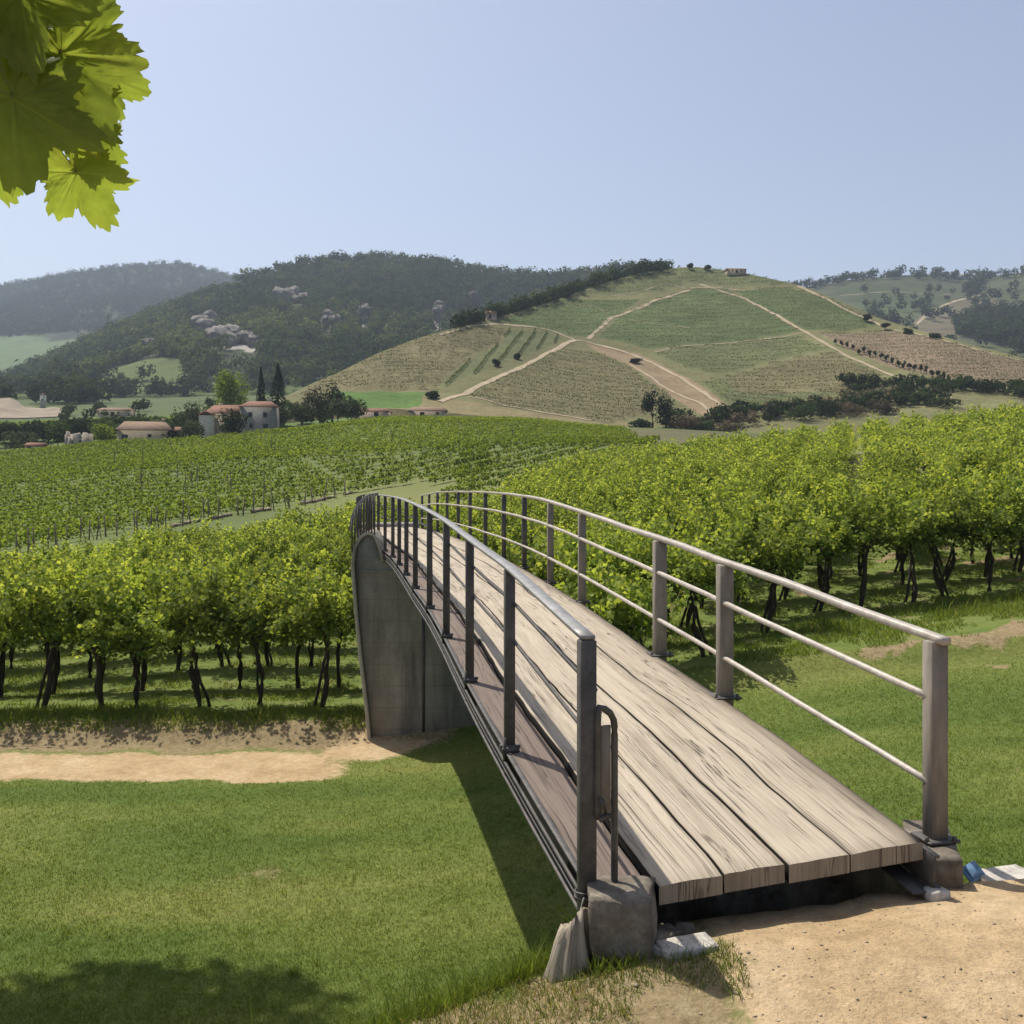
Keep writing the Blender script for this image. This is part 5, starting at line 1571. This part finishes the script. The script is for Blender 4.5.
# mown lawn
X, Y = scatter(520000, -40, 1060, 8.0, 24.0)
mk, pt = ground_masks(X, Y)
nn = fbm(X * 4, Y * 4, 3)
k = (mk[:, 1] > .5) & (mk[:, 0] < .35 + .25 * nn) & (mk[:, 2] < .55 + .3 * nn) & (rng.random(len(X)) < .5 + .5 * smoothstep(-.6, .3, nn))
X, Y, pt = X[k], Y[k], pt[k]
P = np.stack([X, Y, ground(X, Y) - .005], 1)
h = rng.gamma(4, .0055, len(X)) + .008
grass('lawn_grass', 'short mown green grass of the lawn below the bridge', P, h, np.maximum(.005, Y * .0006), 1.2, .22 + .46 * pt + rng.normal(0, .14, len(X)) + .55 * (rng.random(len(X)) < .035 + .10 * pt ** 2))
# longer grass on the crest and slope of the near bank
n = 60000
X = np.concatenate([rng.uniform(-3.5, 3.6, n)]); e = rng.normal(.30, .24, n)
Y = bank_edge(X) + e
nz = fbm(X * 2.1, Y * 2.1, 3)
e = np.where((X > 2.2) & (e < .5), -9, e)
under = (Y > 4.55 + .32 * (X - .66)) & (X > .58) & (X < 2.15)
k = (e < 1.2) & (e > -5) & (nz > -.25 - .35 * (X < .5)) & ((e > .02) | (rng.random(n) < .25)) & ~under & ((X < .75) | (X > 2.25))
X, Y, e, nz = X[k], Y[k], e[k], nz[k]
P = np.stack([X, Y, ground(X, Y) - .01], 1)
h = (rng.gamma(3.0, .019, len(X)) + .015) * (1 + .5 * nz) * np.where(e > .0, 1.25, .8)
grass('bank_grass', 'longer ragged grass along the edge of the near bank', P, h, .0045, 1.0, .35 + rng.normal(0, .17, len(X)) + .25 * (rng.random(len(X)) < .12))
# thin green and straw tufts on the plateau left of the sandy path
n = 26000
X = rng.uniform(-1.6, .98, n); Y = rng.uniform(3.2, 4.75, n)
nz = fbm(X * 3.1 + 9, Y * 3.1, 3)
gp = np.exp(-(((X - .72) / .30) ** 2 + ((Y - 4.27) / .16) ** 2))
k = (Y < bank_edge(X) + .05) & (nz + 1.6 * gp > .12 + .3 * (X > .55)) & (X - .95 - .1 * (4.6 - Y) < -.02 + .2 * nz)
X, Y, nz, gp = X[k], Y[k], nz[k], gp[k]
P = np.stack([X, Y, ground(X, Y) - .005], 1)
straw = rng.random(len(X)) < np.clip(.55 - .7 * gp, .08, 1)
grass('dry_grass', 'sparse green and straw coloured grass on the near bank', P, rng.gamma(3, .010, len(X)) + .008, .004, 1.3, np.where(straw, .97, .30) + rng.normal(0, .1, len(X)))
# a few tall weeds at the foot of the bank edge
Vs = []
for (wx, wy, cnt, hh) in ((.02, 4.58, 90, .16), (.12, 4.62, 70, .15), (-.12, 4.52, 60, .13), (.40, 4.40, 80, .10), (.52, 4.36, 60, .09), (-.75, 4.15, 50, .10), (-1.05, 3.98, 16, .17), (2.62, 5.75, 60, .13), (2.85, 5.8, 60, .12), (-.3, 4.4, 50, .12)):
    Vs.append(np.column_stack([rng.normal(wx, .05, cnt), rng.normal(wy, .04, cnt), np.full(cnt, hh)]))
for i in range(150):                                  # odd tufts and seedlings standing out of the mown lawn
    wy = 1 / rng.uniform(1 / 17.5, 1 / 9.0); wx = (rng.uniform(0, 1024) - CX) / FPX * wy; cnt = rng.integers(8, 26)
    Vs.append(np.column_stack([rng.normal(wx, .035, cnt), rng.normal(wy, .035, cnt), np.full(cnt, rng.uniform(.05, .13))]))
A = np.vstack(Vs)
P = np.stack([A[:, 0], A[:, 1], ground(A[:, 0], A[:, 1]) - .01], 1)
grass('weeds', 'taller weeds at the bank edge beside the bridge foot', P, A[:, 2] * rng.uniform(.5, 1.25, len(A)), .006, .9, .5 + rng.normal(0, .2, len(A)))
# weeds under the first vine rows and along the road banks
n = 230000
X, Y = scatter(n, -60, 1080, 20.6, 62)
u = CX + FPX * X / Y
nz = fbm(X * 1.1, Y * 1.1, 4)
strip = np.where(X < 1, np.exp(-((Y - 22.0) / .8) ** 2), np.exp(-((Y - np.interp(X, [-1, 2.5, 5, 8, 10.8, 16, 60], [17.2, 19.0, 21.9, 24.2, 25.2, 25.6, 26])) / 1.6) ** 2))
k = (nz * 1.5 + .9 * strip > .10) & ~((X < 1) & (Y < 21.2)) & ~((X >= 1) & (Y < (21.3 + .04 * X)))
mk, pt = ground_masks(X, Y)
k &= mk[:, 0] < .5
X, Y, nz, strip = X[k], Y[k], nz[k], strip[k]
P = np.stack([X, Y, ground(X, Y) - .02], 1)
h = (rng.gamma(2.2, .034, len(X)) + .02) * (.6 + .7 * strip) * (1 + .8 * nz)
grass('vineyard_weeds', 'weedy green undergrowth between and before the vine trunks', P, h, np.maximum(.012, Y * .0009), 1.0, .45 + .3 * nz + rng.normal(0, .18, len(X)) + .4 * (rng.random(len(X)) < .06))
# pebbles and crumbs on the bare earth
n = 2200
X = rng.uniform(-.9, 3.4, n); Y = rng.uniform(3.4, 5.4, n)
k = (Y < bank_edge(X) - .02)
X, Y = X[k], Y[k]
pm = MB(); base = np.array([(1, 0, 0), (-1, 0, 0), (0, 1, 0), (0, -1, 0), (0, 0, .7), (0, 0, -.7)], float)
tri = np.array([(0, 2, 4), (2, 1, 4), (1, 3, 4), (3, 0, 4), (2, 0, 5), (1, 2, 5), (3, 1, 5), (0, 3, 5)])
n = len(X); s = rng.gamma(1.4, .0017, n) + .0015
V = base[None] * s[:, None, None] * rng.uniform(.6, 1.4, (n, 1, 3)) + rng.normal(0, .12, (n, 6, 3)) * s[:, None, None] + np.stack([X, Y, ground(X, Y) + s * .2], 1)[:, None]
T = (np.arange(n)[:, None, None] * 6 + tri[None]).reshape(-1, 3)
M_PEB = simple_mat('pebble', (.16, .115, .075), (.48, .40, .29), 3, .95, .2, .01)
tag(link('pebbles', np_mesh('pebbles', V.reshape(-1, 3), T, False), M_PEB), 'scattered pebbles and crumbs of earth on the sandy path', 'pebbles', kind='stuff')

# ------------------------------------------------------------------ the vine shoot hanging in at the upper left
def grape_leaf_mesh(seed, size, curl=.12):
    r = np.random.default_rng(seed)
    na, nr = 150, 14
    th = np.linspace(-pi / 2, 3 * pi / 2, na, endpoint=False)
    lobes = [(pi / 2, 1.0, .50), (pi / 2 - 1.0, .90, .45), (pi / 2 + 1.0, .90, .45), (-.45, .74, .46), (pi + .45, .74, .46)]
    R_ = np.full(na, .58)
    for (a, L, w) in lobes:
        L = L * r.uniform(.92, 1.08); dd = np.abs((th - a + pi) % (2 * pi) - pi)
        R_ = np.maximum(R_, L * np.clip(1 - (dd / (w * 1.65)) ** 1.55, 0, 1) ** .75)
    sm = np.ones(3) / 3
    R_ = np.convolve(np.concatenate([R_[-1:], R_, R_[:1]]), sm, 'valid')
    R_ *= np.where(np.abs(th + pi / 2) < .16, .35, 1)
    saw = (th * 15 / pi + r.uniform(0, 1)) % 1
    R_ = R_ * (1 + .13 * (saw - .5) * (R_ > .35)) * (1 + .03 * r.normal(size=na))
    V = [(0, 0, 0)]; vein = [1.0]
    for k in range(1, nr + 1):
        q = (k / nr)
        for j in range(na):
            rr = R_[j] * q
            x, y = rr * cos(th[j]), rr * sin(th[j])
            vv = 0
            for (a, L, w) in lobes:
                dd = abs((th[j] - a + pi) % (2 * pi) - pi)
                vv = max(vv, math.exp(-(dd * rr / .022) ** 2) * (1 - .5 * q))
                # side veins
                al = rr * cos(dd) if dd < 1.2 else 0; ac = rr * sin(dd)
                if al > 0:
                    ph = ((al - ac * .9) / .16) % 1
                    vv = max(vv, .55 * math.exp(-((min(ph, 1 - ph)) * .16 / .010) ** 2) * (ac < .30))
            z = -curl * rr ** 2 * 1.1 + .045 * float(fbm(x * 3 + seed, y * 3, 3)) - .025 * vv + .05 * math.sin(th[j] * 5 + seed) * q ** 2
            V.append((x, y, z)); vein.append(vv)
    T = [(0, 1 + j, 1 + (j + 1) % na) for j in range(na)]
    Q = [(1 + (k - 1) * na + j, 1 + k * na + j, 1 + k * na + (j + 1) % na, 1 + (k - 1) * na + (j + 1) % na) for k in range(1, nr) for j in range(na)]
    V = np.array(V) * size
    return np_mesh('leaf', V, [np.array(Q), np.array(T)], True, dict(vein=np.array(vein)))
def grape_leaf_material():
    nt = NT('grape_leaf')
    oc = nt.coord('Object')
    n = nt.noise(oc, 45, 6, .7); n2 = nt.noise(oc, 16, 4, .6)
    col = nt.ramp(n2, [(.3, (.105, .150, .026)), (.6, (.135, .175, .032)), (.85, (.20, .19, .05))])
    col = nt.mix(1.0, col, nt.ramp(n, [(.3, .85), (.7, 1.12)]), 'MULTIPLY')
    col = nt.mix(nt.math('MULTIPLY', nt.attr('vein', 'Fac'), .35), col, (.16, .19, .05))
    spot = nt.ramp(nt.noise(oc, 30, 2, .5), [(.70, 0.0), (.76, .8)])
    col = nt.mix(spot, col, (.12, .07, .025))
    p = nt.principled(col, .5, nt.bump(nt.math('ADD', n, nt.attr('vein', 'Fac')), .3, .002), .3)
    tr = nt.node('ShaderNodeBsdfTranslucent')
    nt.set(tr.inputs[0], nt.mix(1.0, col, (2.6, 2.35, 1.25), 'MULTIPLY'))
    mx = nt.node('ShaderNodeMixShader'); mx.inputs[0].default_value = .55
    nt.t.links.new(p, mx.inputs[1]); nt.t.links.new(tr.outputs[0], mx.inputs[2])
    return nt.finish(mx.outputs[0])
M_GRAPE = grape_leaf_material()
M_STEM = simple_mat('green_stem', (.09, .11, .03), (.17, .15, .06), 60, .7, .2, .001)
shoot = empty('grapevine_shoot', (-.50, 1.0, .62), 'sunlit grapevine shoot with large lobed leaves hanging close by', 'vine shoot')
st = MB()
stem = np.array([(-.80, 1.08, .80), (-.68, 1.08, .68), (-.58, 1.08, .57), (-.53, 1.08, .50), (-.49, 1.08, .44)])
st.tube(stem, [.006, .0055, .005, .004, .003], 7)
so = st.build('stem', M_STEM, shoot, True)
def leaf_at(seed, px, py, dist, size, yaw, pitch, roll, curl=.12):
    me = grape_leaf_mesh(seed, size, curl); me.materials.append(M_GRAPE)
    o = bpy.data.objects.new('leaf', me); COL.objects.link(o)
    c = np.array([(px - CX) / FPX * dist, dist, (HY - py) / FPX * dist])
    o.location = c - np.array(shoot.location); o.rotation_euler = (pitch, roll, yaw); o.rotation_mode = 'XYZ'
    o.parent = shoot
    # petiole from the leaf's base to the stem
    i = np.argmin(np.linalg.norm(stem - c, axis=1)); t = np.linspace(0, 1, 8)[:, None]
    b = (c + stem[i]) / 2 + [0, 0, .02]
    P = c * (1 - t) ** 2 + 2 * t * (1 - t) * b + stem[i] * t ** 2
    MB().tube(P, .0018, 5).build('petiole', M_STEM, shoot, True)
# leaf blades hang tip downwards and face the viewer: local y is the tip, z the upper face
D_ = radians
#        seed  px   py  dist size  yaw      pitch   roll
leaf_at(1,   60,  52, 1.00, .110, D_(172), D_(-84), D_(22))
leaf_at(2,   12,  98, .97, .098, D_(190), D_(-80), D_(6))
leaf_at(3,   18,   -8, .98, .095, D_(168), D_(-78), D_(14))
leaf_at(4,   -6,  25, 1.00, .090, D_(200), D_(-80), D_(-5))
leaf_at(5,   98,  74, 1.04, .052, D_(185), D_(-112), D_(82))
leaf_at(6,   76, 172, 1.06, .066, D_(176), D_(-112), D_(24))
leaf_at(7,   -6, 158, 1.05, .048, D_(185), D_(-110), D_(14))
leaf_at(8,   22,  30, 1.03, .050, D_(190), D_(-115), D_(50))
leaf_at(9,   70, 105, 1.03, .060, D_(175), D_(-86), D_(50))
leaf_at(10,  88, 140, 1.07, .040, D_(178), D_(-100), D_(60))
# leaves of the same shoot above and to the left, out of the picture, that shade the ones in view
for i in range(8):
    leaf_at(30 + i, -120 + 18 * (i % 8) + random.uniform(-12, 12), -95 - 70 * (i // 8) + random.uniform(-25, 15), .98 + .06 * (i // 8) + random.uniform(-.04, .06), .10, D_(random.uniform(150, 210)), D_(random.uniform(-60, -20)), D_(random.uniform(-30, 30)))

# ------------------------------------------------------------------ tall tree left of the view whose crown shades the lawn
T_('broadleaf_tree', 'tall broadleaf tree on the lawn that throws the ragged shadow', 'tree', (-10.4, 15.4, -5.9), 21.0, 7.2, M_TREE, .70, 9000, .30, tint=.5, lumps=13, seed=5)

# ------------------------------------------------------------------ haze
hz = bpy.data.materials.new('haze'); hz.use_nodes = True
t = hz.node_tree; t.nodes.clear()
ho = t.nodes.new('ShaderNodeOutputMaterial'); pv = t.nodes.new('ShaderNodeVolumePrincipled')
pv.inputs['Color'].default_value = (.72, .83, 1.0, 1); pv.inputs['Density'].default_value = .00016
pv.inputs['Anisotropy'].default_value = .2
t.links.new(pv.outputs[0], ho.inputs['Volume'])
hm = MB(); hm.box((0, 0, 281.5), (6400, 6400, 597))
o = hm.build('haze', hz); tag(o, 'thin bluish summer haze over the valley', 'haze', kind='stuff')
